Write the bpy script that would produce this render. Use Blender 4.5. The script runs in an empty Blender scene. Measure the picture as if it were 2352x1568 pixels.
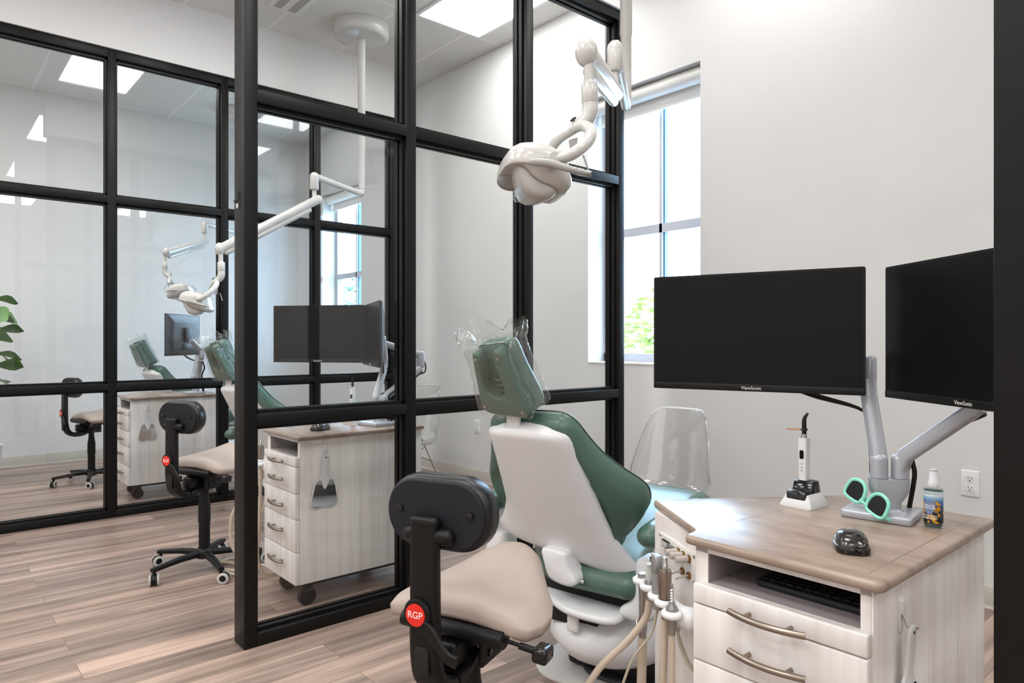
import bpy, bmesh, math, random
from mathutils import Matrix, Vector, noise
random.seed(7)
PI = math.pi
S = bpy.context.scene
COL = S.collection

# ------------------------------------------------------------------ camera
cam = bpy.data.cameras.new('camera')
cam.lens = 1580.0 / 2352.0 * 36.0
cam.sensor_width = 36.0
cam.clip_start = 0.01
cam_o = bpy.data.objects.new('camera', cam)
COL.objects.link(cam_o)
YAW = math.radians(49.07)
cam_o.location = (0, 0, 1.2)
cam_o.rotation_euler = (PI / 2, 0, YAW)
S.camera = cam_o

# ------------------------------------------------------------------ world, exposure
W = bpy.data.worlds.new('world')
S.world = W
W.use_nodes = True
wn = W.node_tree
wn.nodes['Background'].inputs[0].default_value = (0.52, 0.76, 1.0, 1)
wn.nodes['Background'].inputs[1].default_value = 12.0
S.view_settings.view_transform = 'Standard'
S.view_settings.look = 'None'
S.view_settings.gamma = 1.0
S.view_settings.use_curve_mapping = False
S.view_settings.exposure = 0.42
LAMP = 11.8          # strength of the ceiling diffusers
S.cycles.max_bounces = 14
S.cycles.diffuse_bounces = 9
S.cycles.transparent_max_bounces = 24
S.cycles.caustics_reflective = False
S.cycles.caustics_refractive = False
S.cycles.sample_clamp_indirect = 6.0


# ------------------------------------------------------------------ materials
def srgb(h):
    h = h.lstrip('#')
    v = [int(h[i:i + 2], 16) / 255 for i in (0, 2, 4)]
    return tuple((c / 12.92 if c <= 0.04045 else ((c + 0.055) / 1.055) ** 2.4) for c in v) + (1.0,)


MATS = {}


def mat(name, col, rough=0.5, metal=0.0, spec=0.5, coat=0.0, bump=None, var=0.03, vscale=6.0, stretch=(1, 1, 1), col2=None, lo=0.35, hi=0.65, detail=4):
    m = bpy.data.materials.new(name)
    m.use_nodes = True
    nt = m.node_tree
    b = nt.nodes['Principled BSDF']
    c = srgb(col)
    b.inputs['Roughness'].default_value = rough
    b.inputs['Metallic'].default_value = metal
    b.inputs['Specular IOR Level'].default_value = spec
    b.inputs['Coat Weight'].default_value = coat
    b.inputs['Coat Roughness'].default_value = 0.08
    tc = nt.nodes.new('ShaderNodeTexCoord')
    mp = nt.nodes.new('ShaderNodeMapping')
    mp.inputs['Scale'].default_value = stretch
    nt.links.new(tc.outputs['Object'], mp.inputs[0])
    nz = nt.nodes.new('ShaderNodeTexNoise')
    nz.inputs['Scale'].default_value = vscale
    nz.inputs['Detail'].default_value = detail
    nt.links.new(mp.outputs[0], nz.inputs['Vector'])
    rp = nt.nodes.new('ShaderNodeValToRGB')
    rp.color_ramp.elements[0].position = lo
    rp.color_ramp.elements[1].position = hi
    if col2:
        rp.color_ramp.elements[0].color = srgb(col2)
    else:
        rp.color_ramp.elements[0].color = tuple(x * (1 - var) for x in c[:3]) + (1,)
    rp.color_ramp.elements[1].color = c
    nt.links.new(nz.outputs['Fac'], rp.inputs[0])
    nt.links.new(rp.outputs[0], b.inputs['Base Color'])
    if bump:
        n2 = nt.nodes.new('ShaderNodeTexNoise')
        n2.inputs['Scale'].default_value = bump[0]
        nt.links.new(tc.outputs['Object'], n2.inputs['Vector'])
        bp = nt.nodes.new('ShaderNodeBump')
        bp.inputs['Strength'].default_value = bump[1]
        bp.inputs['Distance'].default_value = 0.002
        nt.links.new(n2.outputs['Fac'], bp.inputs['Height'])
        nt.links.new(bp.outputs[0], b.inputs['Normal'])
    MATS[name] = m
    return m


def thin_glass(name, tint=(0.97, 0.975, 0.975), ior=1.5, rough=0.0, gain=1.0, wrinkle=None, gloss=(1, 1, 1)):
    m = bpy.data.materials.new(name)
    m.use_nodes = True
    nt = m.node_tree
    nt.nodes.clear()
    out = nt.nodes.new('ShaderNodeOutputMaterial')
    t = nt.nodes.new('ShaderNodeBsdfTransparent')
    t.inputs[0].default_value = tint + (1,)
    g = nt.nodes.new('ShaderNodeBsdfGlossy')
    g.inputs['Roughness'].default_value = rough
    g.inputs['Color'].default_value = gloss + (1,)
    f = nt.nodes.new('ShaderNodeFresnel')
    # the Fresnel node inverts the index on back faces; feed it so that both faces of a thin pane reflect alike
    ge = nt.nodes.new('ShaderNodeNewGeometry')
    mr = nt.nodes.new('ShaderNodeMapRange')
    mr.inputs[3].default_value = ior
    mr.inputs[4].default_value = 1.0 / ior
    nt.links.new(ge.outputs['Backfacing'], mr.inputs[0])
    nt.links.new(mr.outputs[0], f.inputs[0])
    mu = nt.nodes.new('ShaderNodeMath')
    mu.operation = 'MULTIPLY'
    mu.use_clamp = True
    mu.inputs[1].default_value = gain
    nt.links.new(f.outputs[0], mu.inputs[0])
    mx = nt.nodes.new('ShaderNodeMixShader')
    nt.links.new(mu.outputs[0], mx.inputs[0])
    nt.links.new(t.outputs[0], mx.inputs[1])
    nt.links.new(g.outputs[0], mx.inputs[2])
    nt.links.new(mx.outputs[0], out.inputs[0])
    if wrinkle:
        tc = nt.nodes.new('ShaderNodeTexCoord')
        n2 = nt.nodes.new('ShaderNodeTexNoise')
        n2.inputs['Scale'].default_value = wrinkle[0]
        n2.inputs['Detail'].default_value = 3
        nt.links.new(tc.outputs['Object'], n2.inputs['Vector'])
        bp = nt.nodes.new('ShaderNodeBump')
        bp.inputs['Strength'].default_value = wrinkle[1]
        bp.inputs['Distance'].default_value = 0.01
        nt.links.new(n2.outputs['Fac'], bp.inputs['Height'])
        nt.links.new(bp.outputs[0], g.inputs['Normal'])
    MATS[name] = m
    return m


def emit(name, col, strength):
    m = bpy.data.materials.new(name)
    m.use_nodes = True
    nt = m.node_tree
    nt.nodes.clear()
    out = nt.nodes.new('ShaderNodeOutputMaterial')
    e = nt.nodes.new('ShaderNodeEmission')
    e.inputs[0].default_value = col
    e.inputs[1].default_value = strength
    nt.links.new(e.outputs[0], out.inputs[0])
    MATS[name] = m
    return m


wall_m = mat('wall_paint', '#d8d8d8', 0.75, spec=0.25, var=0.015, vscale=1.5, bump=(180, 0.05))
white_m = mat('white_gloss_plastic', '#dedfe1', 0.28, spec=0.5, var=0.015)
lampwhite_m = mat('white_enamel', '#c2c1be', 0.22, spec=0.5, coat=0.1, var=0.015)
grey_white_m = mat('grey_white_plastic', '#bdbcb9', 0.35, var=0.03)
ghook_m = mat('light_plastic', '#e4e4e6', 0.35, var=0.02)
black_frame_m = mat('black_anodised_metal', '#0b0b0b', 0.45, spec=0.25, var=0.15)
gasket_m = mat('black_gasket', '#0a0a0a', 0.7)
black_m = mat('black_plastic', '#0a0a0b', 0.45, spec=0.3, var=0.1, bump=(600, 0.05))
blackgloss_m = mat('black_gloss_plastic', '#0c0c0d', 0.12, spec=0.5, var=0.1)
backplate_m = mat('black_speckled_plastic', '#22232b', 0.6, spec=0.3, vscale=900, col2='#101016', lo=0.3, hi=0.75, bump=(900, 0.3))
blackvinyl_m = mat('black_vinyl', '#101114', 0.35, spec=0.5, var=0.1)
beige_m = mat('beige_vinyl', '#b0a298', 0.42, spec=0.4, vscale=12, var=0.05, bump=(250, 0.05))
green_m = mat('green_vinyl', '#4b675c', 0.33, spec=0.5, vscale=8, var=0.08, bump=(220, 0.04))
greendark_m = mat('green_piping', '#2f463d', 0.4, var=0.1)
silver_m = mat('silver_painted_metal', '#b2b5bd', 0.32, metal=0.25, spec=0.5, var=0.03)
chrome_m = mat('chrome', '#b9b6b2', 0.18, metal=1.0, var=0.05)
nickel_m = mat('brushed_nickel', '#9d9186', 0.32, metal=1.0, var=0.1, vscale=40, stretch=(1, 1, 20))
dullmetal_m = mat('satin_steel', '#a5a2a0', 0.3, metal=0.9, var=0.05)
brass_m = mat('brass', '#8d6a3c', 0.35, metal=1.0, var=0.1)
knob_m = mat('grey_beige_plastic', '#b9b0a8', 0.45, var=0.04)
hose_m = mat('beige_hose', '#c3b4a2', 0.5, var=0.05)
hose_grey_m = mat('grey_beige_tubing', '#b0a796', 0.3, var=0.05)
screen_m = mat('black_screen', '#050506', 0.32, spec=0.22, var=0.1)
bezel_m = mat('black_bezel', '#0c0c0d', 0.4, spec=0.3, var=0.1)
monback_m = mat('dark_grey_monitor_back', '#3a3e45', 0.4, spec=0.5, var=0.05)
lettering_m = mat('pale_lettering', '#d9d9d9', 0.5, var=0.01)
whiteink_m = mat('white_ink', '#f2f2f0', 0.5, var=0.01)
red_m = mat('red_badge', '#e0291b', 0.35, var=0.03)
mint_m = mat('mint_plastic', '#8fdcc8', 0.3, var=0.03)
lens_m = mat('dark_lens', '#07090b', 0.05, spec=0.35, var=0.1)
orange_m = thin_glass('orange_shield', (0.95, 0.45, 0.12), 1.5, 0.05, 1.0)
panel_m = mat('white_panel', '#dedad4', 0.45, var=0.02)
base_m = mat('vinyl_base', '#b3aca3', 0.5, spec=0.4, var=0.04, vscale=3)
wood_m = mat('whitewashed_laminate', '#ebe7e5', 0.5, spec=0.35, vscale=9.0, stretch=(3, 3, 0.12), col2='#d8d2cf', lo=0.3, hi=0.6, detail=8)
counter_m = mat('taupe_laminate', '#a39184', 0.27, spec=0.5, vscale=7.0, stretch=(1, 2.6, 1), col2='#7f6e62', lo=0.28, hi=0.68, detail=10)
counteredge_m = mat('taupe_groove', '#8b7869', 0.4, var=0.1)
shelf_m = mat('mauve_grey_liner', '#9c9396', 0.55, var=0.04)
key_m = mat('dark_keyboard', '#1b1e25', 0.5, var=0.1)
pane_m = thin_glass('partition_glass', (0.965, 0.972, 0.97), 1.5, 0.0, 0.6)
winglass_m = thin_glass('window_glass', (0.96, 0.98, 1.0), 1.45)
film_m = thin_glass('clear_film', (0.93, 0.95, 0.94), 1.45, 0.06, 2.2, wrinkle=(45, 1.0))
acrylic_m = thin_glass('clear_acrylic', (0.965, 0.965, 0.962), 1.45, 0.03, 1.7, wrinkle=(5, 0.3))
acrylrim_m = thin_glass('clear_acrylic_rim', (0.9, 0.9, 0.9), 1.5, 0.06, 2.6)
bottleglass_m = thin_glass('clear_bottle', (0.86, 0.9, 0.86), 1.45, 0.02, 1.4)
teal_m = mat('teal_cushion_vinyl', '#4e7d7c', 0.18, spec=0.6, var=0.05)
mirror_m = mat('mirror', '#dcdcdc', 0.03, metal=1.0, var=0.01)
lampglass_m = mat('lamp_lens', '#7c7d7d', 0.12, spec=0.6, var=0.05)
frame_win_m = mat('window_aluminium', '#b9bcc6', 0.4, spec=0.5, var=0.02)
bluegasket_m = mat('blue_spacer', '#5b86b0', 0.4, var=0.05)
shade_m = mat('white_shade', '#e6e5e2', 0.5, var=0.02)
slate_m = mat('dark_slate', '#23272c', 0.5, var=0.1)
leaf_m = mat('leaf', '#5f8f45', 0.4, spec=0.5, vscale=9, col2='#3d6b34', var=0.2)
bark_m = mat('bark', '#6b5645', 0.8, var=0.2)
pot_m = mat('white_pot', '#d9d7d2', 0.5, var=0.03)
soil_m = mat('soil', '#3a2d22', 0.9, var=0.2)
shrub_m = mat('autumn_leaf', '#9aa05a', 0.6, vscale=3, col2='#7c8a3c')
dkshrub_m = mat('dark_leaf', '#4d6a4a', 0.6, vscale=3, col2='#33513b')
pave_m = mat('pale_paving', '#d8d4cc', 0.8, var=0.1)
render_m = mat('pale_render', '#e7e2d8', 0.8, var=0.05)
diff_m = emit('light_diffuser', (1.0, 0.985, 0.96, 1), LAMP)
dim_m = emit('light_diffuser_dimmed', (1.0, 0.985, 0.96, 1), LAMP * 0.5)


def floor_material():
    m = bpy.data.materials.new('wood_plank')
    m.use_nodes = True
    nt = m.node_tree
    b = nt.nodes['Principled BSDF']
    b.inputs['Roughness'].default_value = 0.36
    b.inputs['Specular IOR Level'].default_value = 0.45
    tc = nt.nodes.new('ShaderNodeTexCoord')
    mp = nt.nodes.new('ShaderNodeMapping')
    mp.inputs['Rotation'].default_value = (0, 0, PI / 2)
    nt.links.new(tc.outputs['Object'], mp.inputs[0])
    br = nt.nodes.new('ShaderNodeTexBrick')
    br.offset = 0.37
    br.inputs['Scale'].default_value = 1.0
    br.inputs['Brick Width'].default_value = 1.22
    br.inputs['Row Height'].default_value = 0.15
    br.inputs['Mortar Size'].default_value = 0.0012
    br.inputs['Mortar Smooth'].default_value = 0.3
    br.inputs['Bias'].default_value = 0.0
    br.inputs['Color1'].default_value = (0, 0, 0, 1)
    br.inputs['Color2'].default_value = (1, 1, 1, 1)
    br.inputs['Mortar'].default_value = (0.5, 0.5, 0.5, 1)
    nt.links.new(mp.outputs[0], br.inputs['Vector'])
    # long grain; shifted plank by plank
    mp2 = nt.nodes.new('ShaderNodeMapping')
    mp2.inputs['Scale'].default_value = (13, 0.75, 1)
    nt.links.new(tc.outputs['Object'], mp2.inputs[0])
    ad = nt.nodes.new('ShaderNodeVectorMath')
    ad.operation = 'MULTIPLY_ADD'
    nt.links.new(br.outputs['Color'], ad.inputs[0])
    ad.inputs[1].default_value = (13, 7, 5)
    nt.links.new(mp2.outputs[0], ad.inputs[2])
    nz = nt.nodes.new('ShaderNodeTexNoise')
    nz.inputs['Scale'].default_value = 1.0
    nz.inputs['Detail'].default_value = 7
    nz.inputs['Roughness'].default_value = 0.6
    nz.inputs['Distortion'].default_value = 0.6
    nt.links.new(ad.outputs[0], nz.inputs['Vector'])
    rp = nt.nodes.new('ShaderNodeValToRGB')
    e = rp.color_ramp.elements
    e[0].position = 0.31
    e[0].color = srgb('#6f6057')
    e[1].position = 0.70
    e[1].color = srgb('#c4ae9f')
    x = e.new(0.43)
    x.color = srgb('#85756b')
    x = e.new(0.56)
    x.color = srgb('#a59186')
    nt.links.new(nz.outputs['Fac'], rp.inputs[0])
    # plank tone
    mx = nt.nodes.new('ShaderNodeMix')
    mx.data_type = 'RGBA'
    mx.blend_type = 'MULTIPLY'
    mx.inputs['Factor'].default_value = 1.0
    nt.links.new(rp.outputs[0], mx.inputs[6])
    r2 = nt.nodes.new('ShaderNodeValToRGB')
    r2.color_ramp.elements[0].color = (0.74, 0.73, 0.73, 1)
    r2.color_ramp.elements[1].color = (1.08, 1.03, 1.0, 1)
    nt.links.new(br.outputs['Color'], r2.inputs[0])
    nt.links.new(r2.outputs[0], mx.inputs[7])
    m2 = nt.nodes.new('ShaderNodeMix')
    m2.data_type = 'RGBA'
    nt.links.new(br.outputs['Fac'], m2.inputs['Factor'])
    nt.links.new(mx.outputs[2], m2.inputs[6])
    m2.inputs[7].default_value = srgb('#6b574b')
    nt.links.new(m2.outputs[2], b.inputs['Base Color'])
    return m


def ceiling_material():
    m = bpy.data.materials.new('ceiling_tile')
    m.use_nodes = True
    nt = m.node_tree
    b = nt.nodes['Principled BSDF']
    b.inputs['Roughness'].default_value = 0.8
    tc = nt.nodes.new('ShaderNodeTexCoord')
    mp = nt.nodes.new('ShaderNodeMapping')
    mp.inputs['Location'].default_value = (0.68, 0.365, 0)
    nt.links.new(tc.outputs['Object'], mp.inputs[0])
    br = nt.nodes.new('ShaderNodeTexBrick')
    br.offset = 0.0
    br.inputs['Scale'].default_value = 1.0
    br.inputs['Brick Width'].default_value = 1.22
    br.inputs['Row Height'].default_value = 0.61
    br.inputs['Mortar Size'].default_value = 0.011
    br.inputs['Mortar Smooth'].default_value = 0.0
    br.inputs['Color1'].default_value = srgb('#d9d8d5')
    br.inputs['Color2'].default_value = srgb('#d5d4d1')
    br.inputs['Mortar'].default_value = srgb('#e6e5e2')
    nt.links.new(mp.outputs[0], br.inputs['Vector'])
    nt.links.new(br.outputs['Color'], b.inputs['Base Color'])
    bp = nt.nodes.new('ShaderNodeBump')
    bp.inputs['Strength'].default_value = 0.6
    bp.inputs['Distance'].default_value = 0.006
    nt.links.new(br.outputs['Fac'], bp.inputs['Height'])
    nt.links.new(bp.outputs[0], b.inputs['Normal'])
    return m


def label_material():
    """Printed bottle label: sky over a lake, autumn trees, dark shore."""
    m = bpy.data.materials.new('autumn_label')
    m.use_nodes = True
    nt = m.node_tree
    b = nt.nodes['Principled BSDF']
    b.inputs['Roughness'].default_value = 0.3
    tc = nt.nodes.new('ShaderNodeTexCoord')
    sp = nt.nodes.new('ShaderNodeSeparateXYZ')
    nt.links.new(tc.outputs['Object'], sp.inputs[0])
    mr = nt.nodes.new('ShaderNodeMapRange')
    mr.inputs[1].default_value = 0.012
    mr.inputs[2].default_value = 0.084
    nt.links.new(sp.outputs[2], mr.inputs[0])
    rp = nt.nodes.new('ShaderNodeValToRGB')
    e = rp.color_ramp.elements
    e[0].position = 0.0
    e[0].color = srgb('#14171f')
    e[1].position = 1.0
    e[1].color = srgb('#b9cfe0')
    for p, c in ((0.3, '#1b2230'), (0.5, '#2d4c74'), (0.68, '#3f78b4'), (0.8, '#8fb4d0'), (0.86, '#d6dfe2')):
        x = e.new(p)
        x.color = srgb(c)
    nt.links.new(mr.outputs[0], rp.inputs[0])
    nz = nt.nodes.new('ShaderNodeTexNoise')
    nz.inputs['Scale'].default_value = 75
    nz.inputs['Detail'].default_value = 5
    nt.links.new(tc.outputs['Object'], nz.inputs['Vector'])
    r2 = nt.nodes.new('ShaderNodeValToRGB')
    r2.color_ramp.elements[0].position = 0.5
    r2.color_ramp.elements[0].color = (0, 0, 0, 1)
    r2.color_ramp.elements[1].position = 0.56
    r2.color_ramp.elements[1].color = (1, 1, 1, 1)
    nt.links.new(nz.outputs['Fac'], r2.inputs[0])
    # trees only below the sky
    lt = nt.nodes.new('ShaderNodeMapRange')
    lt.inputs[1].default_value = 0.78
    lt.inputs[2].default_value = 0.66
    nt.links.new(mr.outputs[0], lt.inputs[0])
    mu = nt.nodes.new('ShaderNodeMath')
    mu.operation = 'MULTIPLY'
    nt.links.new(r2.outputs[0], mu.inputs[0])
    nt.links.new(lt.outputs[0], mu.inputs[1])
    n3 = nt.nodes.new('ShaderNodeTexNoise')
    n3.inputs['Scale'].default_value = 260
    nt.links.new(tc.outputs['Object'], n3.inputs['Vector'])
    r3 = nt.nodes.new('ShaderNodeValToRGB')
    r3.color_ramp.elements[0].position = 0.35
    r3.color_ramp.elements[0].color = srgb('#8a4a12')
    r3.color_ramp.elements[1].position = 0.62
    r3.color_ramp.elements[1].color = srgb('#e8b02c')
    nt.links.new(n3.outputs['Fac'], r3.inputs[0])
    mx = nt.nodes.new('ShaderNodeMix')
    mx.data_type = 'RGBA'
    nt.links.new(mu.outputs[0], mx.inputs['Factor'])
    nt.links.new(rp.outputs[0], mx.inputs[6])
    nt.links.new(r3.outputs[0], mx.inputs[7])
    nt.links.new(mx.outputs[2], b.inputs['Base Color'])
    return m


floor_m = floor_material()
ceil_m = ceiling_material()
label_m = label_material()


# ------------------------------------------------------------------ mesh helpers
def inset(poly, d):
    n = len(poly)
    ar = sum(poly[i][0] * poly[(i + 1) % n][1] - poly[(i + 1) % n][0] * poly[i][1] for i in range(n))
    sg = 1 if ar > 0 else -1
    out = []
    for i in range(n):
        a, b, c = Vector(poly[i - 1]), Vector(poly[i]), Vector(poly[(i + 1) % n])
        t1 = (b - a)
        t2 = (c - b)
        if t1.length < 1e-9 or t2.length < 1e-9:
            out.append(tuple(b))
            continue
        t1.normalize()
        t2.normalize()
        n1 = Vector((-t1.y, t1.x)) * sg
        n2 = Vector((-t2.y, t2.x)) * sg
        k = n1 + n2
        if k.length < 1e-6:
            k = n1
        k.normalize()
        k = k * (d / max(0.5, k.dot(n1)))
        out.append((b.x + k.x, b.y + k.y))
    return out


def rrect(w, h, r, n=6, cx=0.0, cy=0.0):
    r = min(r, w / 2 - 1e-5, h / 2 - 1e-5)
    p = []
    for qx, qy, a0 in ((1, 1, 0), (-1, 1, 90), (-1, -1, 180), (1, -1, 270)):
        for i in range(n + 1):
            a = math.radians(a0 + 90 * i / n)
            p.append((cx + qx * (w / 2 - r) + r * math.cos(a), cy + qy * (h / 2 - r) + r * math.sin(a)))
    return p


def ellipse(rx, ry, n=24, cx=0.0, cy=0.0):
    return [(cx + rx * math.cos(2 * PI * i / n), cy + ry * math.sin(2 * PI * i / n)) for i in range(n)]


def smooth_poly(poly, n=4):
    """Closed Catmull-Rom through poly."""
    out = []
    m = len(poly)
    for i in range(m):
        p0, p1, p2, p3 = (Vector(poly[(i + k) % m]) for k in (-1, 0, 1, 2))
        for j in range(n):
            t = j / n
            out.append(tuple(0.5 * ((2 * p1) + (p2 - p0) * t + (2 * p0 - 5 * p1 + 4 * p2 - p3) * t * t + (3 * p1 - p0 - 3 * p2 + p3) * t ** 3)))
    return out


def spline(pts, n=8):
    """Open Catmull-Rom through pts (3-D)."""
    P = [Vector(p) for p in pts]
    P = [P[0] * 2 - P[1]] + P + [P[-1] * 2 - P[-2]]
    out = []
    for i in range(1, len(P) - 2):
        p0, p1, p2, p3 = P[i - 1:i + 3]
        for j in range(n):
            t = j / n
            out.append(0.5 * ((2 * p1) + (p2 - p0) * t + (2 * p0 - 5 * p1 + 4 * p2 - p3) * t * t + (3 * p1 - p0 - 3 * p2 + p3) * t ** 3))
    out.append(P[-2])
    return out


def lerp_list(vals, n):
    out = []
    for i in range(n):
        f = i / (n - 1) * (len(vals) - 1)
        k = min(int(f), len(vals) - 2)
        out.append(vals[k] + (vals[k + 1] - vals[k]) * (f - k))
    return out


def mx(o, x, y, z):
    return Matrix(((x[0], y[0], z[0], o[0]), (x[1], y[1], z[1], o[1]), (x[2], y[2], z[2], o[2]), (0, 0, 0, 1)))


def axis_m(o, z, up=(0, 0, 1)):
    """Matrix at o whose local z runs along z."""
    z = Vector(z).normalized()
    u = Vector(up)
    if abs(z.dot(u)) > 0.98:
        u = Vector((0, 1, 0))
    x = u.cross(z).normalized()
    y = z.cross(x)
    return mx(o, x, y, z)


ID = Matrix.Identity(4)


class MB:
    def __init__(self):
        self.bm = bmesh.new()

    def skin(self, rings, closed=True, cap0=True, cap1=True):
        bm = self.bm
        vs = [[bm.verts.new(p) for p in r] for r in rings]
        n = len(vs[0])
        for a, b in zip(vs, vs[1:]):
            for i in range(n if closed else n - 1):
                j = (i + 1) % n
                bm.faces.new((a[i], a[j], b[j], b[i]))
        if closed and cap0:
            bm.faces.new(vs[0][::-1])
        if closed and cap1:
            bm.faces.new(vs[-1])
        return self

    def box(self, c, s, M=ID, bev=0.0, seg=2):
        bm = self.bm
        T = M @ Matrix.Translation(c) @ Matrix.Diagonal((s[0], s[1], s[2], 1))
        r = bmesh.ops.create_cube(bm, size=1.0, matrix=T)
        if bev:
            ed = list({e for v in r['verts'] for e in v.link_edges})
            bmesh.ops.bevel(bm, geom=ed, offset=bev, segments=seg, affect='EDGES', profile=0.5)
        return self

    def b2(self, lo, hi, M=ID, bev=0.0):
        return self.box([(a + b) / 2 for a, b in zip(lo, hi)], [b - a for a, b in zip(lo, hi)], M, bev)

    def prism(self, poly, z0, z1, M=ID, bev=0.0, bevtop=None):
        bt = bev if bevtop is None else bevtop
        rr = []

        def R(p, z):
            rr.append([M @ Vector((x, y, z)) for x, y in p])
        if bev:
            R(inset(poly, bev), z0)
            R(inset(poly, bev * 0.3), z0 + bev * 0.3)
            R(poly, z0 + bev)
        else:
            R(poly, z0)
        if bt:
            R(poly, z1 - bt)
            R(inset(poly, bt * 0.3), z1 - bt * 0.3)
            R(inset(poly, bt), z1)
        else:
            R(poly, z1)
        return self.skin(rr)

    def pillow(self, poly, M, levels, warp=None):
        """levels: (inset, height); warp(x, y) adds to the height."""
        rr = []
        for d, h in levels:
            p = inset(poly, d) if d else poly
            rr.append([M @ Vector((x, y, h + (warp(x, y) if warp else 0))) for x, y in p])
        return self.skin(rr)

    def tube(self, pts, r, seg=12, caps=True, flat=1.0, up=None):
        P = [Vector(p) for p in pts]
        n = len(P)
        rad = [r] * n if isinstance(r, (int, float)) else lerp_list(list(r), n)
        rings = []
        nrm = None
        for i in range(n):
            t = (P[min(i + 1, n - 1)] - P[max(i - 1, 0)])
            t = t.normalized() if t.length > 1e-9 else Vector((0, 0, 1))
            if up is not None:
                u = Vector(up)
                x = u.cross(t)
                x = x.normalized() if x.length > 1e-4 else Vector((1, 0, 0))
                nrm = t.cross(x)
            elif nrm is None:
                a = Vector((0, 0, 1)) if abs(t.z) < 0.9 else Vector((1, 0, 0))
                nrm = (a - t * a.dot(t)).normalized()
            else:
                nrm = (nrm - t * nrm.dot(t)).normalized()
            bn = t.cross(nrm)
            rings.append([P[i] + (bn * math.cos(2 * PI * k / seg) + nrm * flat * math.sin(2 * PI * k / seg)) * rad[i] for k in range(seg)])
        return self.skin(rings, True, caps, caps)

    def sweep(self, pts, sec, up, scale=None):
        """Sweep a 2-D section along pts; section x is sideways, y towards up."""
        P = [Vector(p) for p in pts]
        n = len(P)
        sc = lerp_list(scale, n) if scale else [1.0] * n
        rings = []
        for i in range(n):
            t = (P[min(i + 1, n - 1)] - P[max(i - 1, 0)]).normalized()
            x = t.cross(Vector(up)).normalized()
            y = x.cross(t)
            rings.append([P[i] + (x * a + y * b) * sc[i] for a, b in sec])
        return self.skin(rings)

    def cyl(self, a, b, r0, r1=None, seg=20):
        a, b = Vector(a), Vector(b)
        r1 = r0 if r1 is None else r1
        M = axis_m(a, b - a)
        L = (b - a).length
        return self.skin([[M @ Vector((x, y, z)) for x, y in ellipse(r, r, seg)] for r, z in ((r0, 0), (r1, L))])

    def lathe(self, prof, M=ID, seg=24, cap0=True, cap1=True):
        return self.skin([[M @ Vector((x, y, z)) for x, y in ellipse(max(r, 1e-5), max(r, 1e-5), seg)] for r, z in prof], True, cap0, cap1)

    def ball(self, c, r, M=ID, seg=18):
        r = (r, r, r) if isinstance(r, (int, float)) else r
        T = M @ Matrix.Translation(c) @ Matrix.Diagonal((r[0], r[1], r[2], 1))
        bmesh.ops.create_uvsphere(self.bm, u_segments=seg, v_segments=max(8, seg // 2 + 2), radius=1.0, matrix=T)
        return self

    def capsule(self, a, b, r, seg=16):
        a, b = Vector(a), Vector(b)
        M = axis_m(a, b - a)
        L = (b - a).length
        pr = [(r * math.sin(t * PI / 12), -r * math.cos(t * PI / 12)) for t in range(0, 7)]
        pr += [(r * math.cos(t * PI / 12), L + r * math.sin(t * PI / 12)) for t in range(0, 7)]
        return self.lathe(pr, M, seg)


def link(name, me, m, parent):
    o = bpy.data.objects.new(name, me)
    COL.objects.link(o)
    if m is not None and len(me.materials) == 0:
        me.materials.append(m)
    if parent is not None:
        o.parent = parent
    return o


def part(name, mb, m, parent=None, angle=47, label=None):
    bm = mb.bm
    bmesh.ops.recalc_face_normals(bm, faces=bm.faces)
    lim = math.radians(angle)
    for f in bm.faces:
        f.smooth = True
    for e in bm.edges:
        e.smooth = e.calc_face_angle(0.0) < lim
    me = bpy.data.meshes.new(name)
    bm.to_mesh(me)
    bm.free()
    o = link(name, me, m, parent)
    if label:
        o['label'] = label
    return o


def tag(o, label, cat, group=None):
    o['label'] = label
    o['category'] = cat
    if group:
        o['group'] = group
    return o


def thing(name, label, cat, loc=(0, 0, 0), rot=0.0, group=None):
    o = bpy.data.objects.new(name, None)
    COL.objects.link(o)
    o.empty_display_size = 0.05
    o.location = loc
    o.rotation_euler = (0, 0, rot)
    return tag(o, label, cat, group)


def struct(name, mb, m):
    o = part(name, mb, m)
    o['kind'] = 'structure'
    return o


def dup(o, parent=None):
    c = o.copy()
    COL.objects.link(c)
    if parent is not None:
        c.parent = parent
    for ch in [x for x in bpy.data.objects if x.parent == o]:
        dup(ch, c)
    return c


def copy_thing(src, label, loc, rot=None, group=None):
    c = dup(src)
    c.location = loc
    if rot is not None:
        c.rotation_euler = (0, 0, rot)
    c['label'] = label
    if group:
        c['group'] = group
    return c


def text_mesh(body, size, extrude=0.0002, align='CENTER', spacing=1.0, bold=0.0):
    cu = bpy.data.curves.new('lettering', 'FONT')
    cu.body = body
    cu.size = size
    cu.extrude = extrude
    cu.align_x = align
    cu.align_y = 'CENTER'
    cu.space_character = spacing
    cu.offset = bold
    o = bpy.data.objects.new('lettering', cu)
    COL.objects.link(o)
    dg = bpy.context.evaluated_depsgraph_get()
    me = bpy.data.meshes.new_from_object(o.evaluated_get(dg))
    bpy.data.objects.remove(o)
    bpy.data.curves.remove(cu)
    return me


def lettering(name, body, size, M, m, parent, bend=None, **k):
    me = text_mesh(body, size, **k)
    me.materials.clear()
    for v in me.vertices:
        p = v.co.copy()
        if bend:
            a = p.x / bend
            p = Vector((math.sin(a) * (bend + p.z), p.y, -bend + math.cos(a) * (bend + p.z)))
        v.co = M @ p
    me.name = name
    return link(name, me, m, parent)


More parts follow.
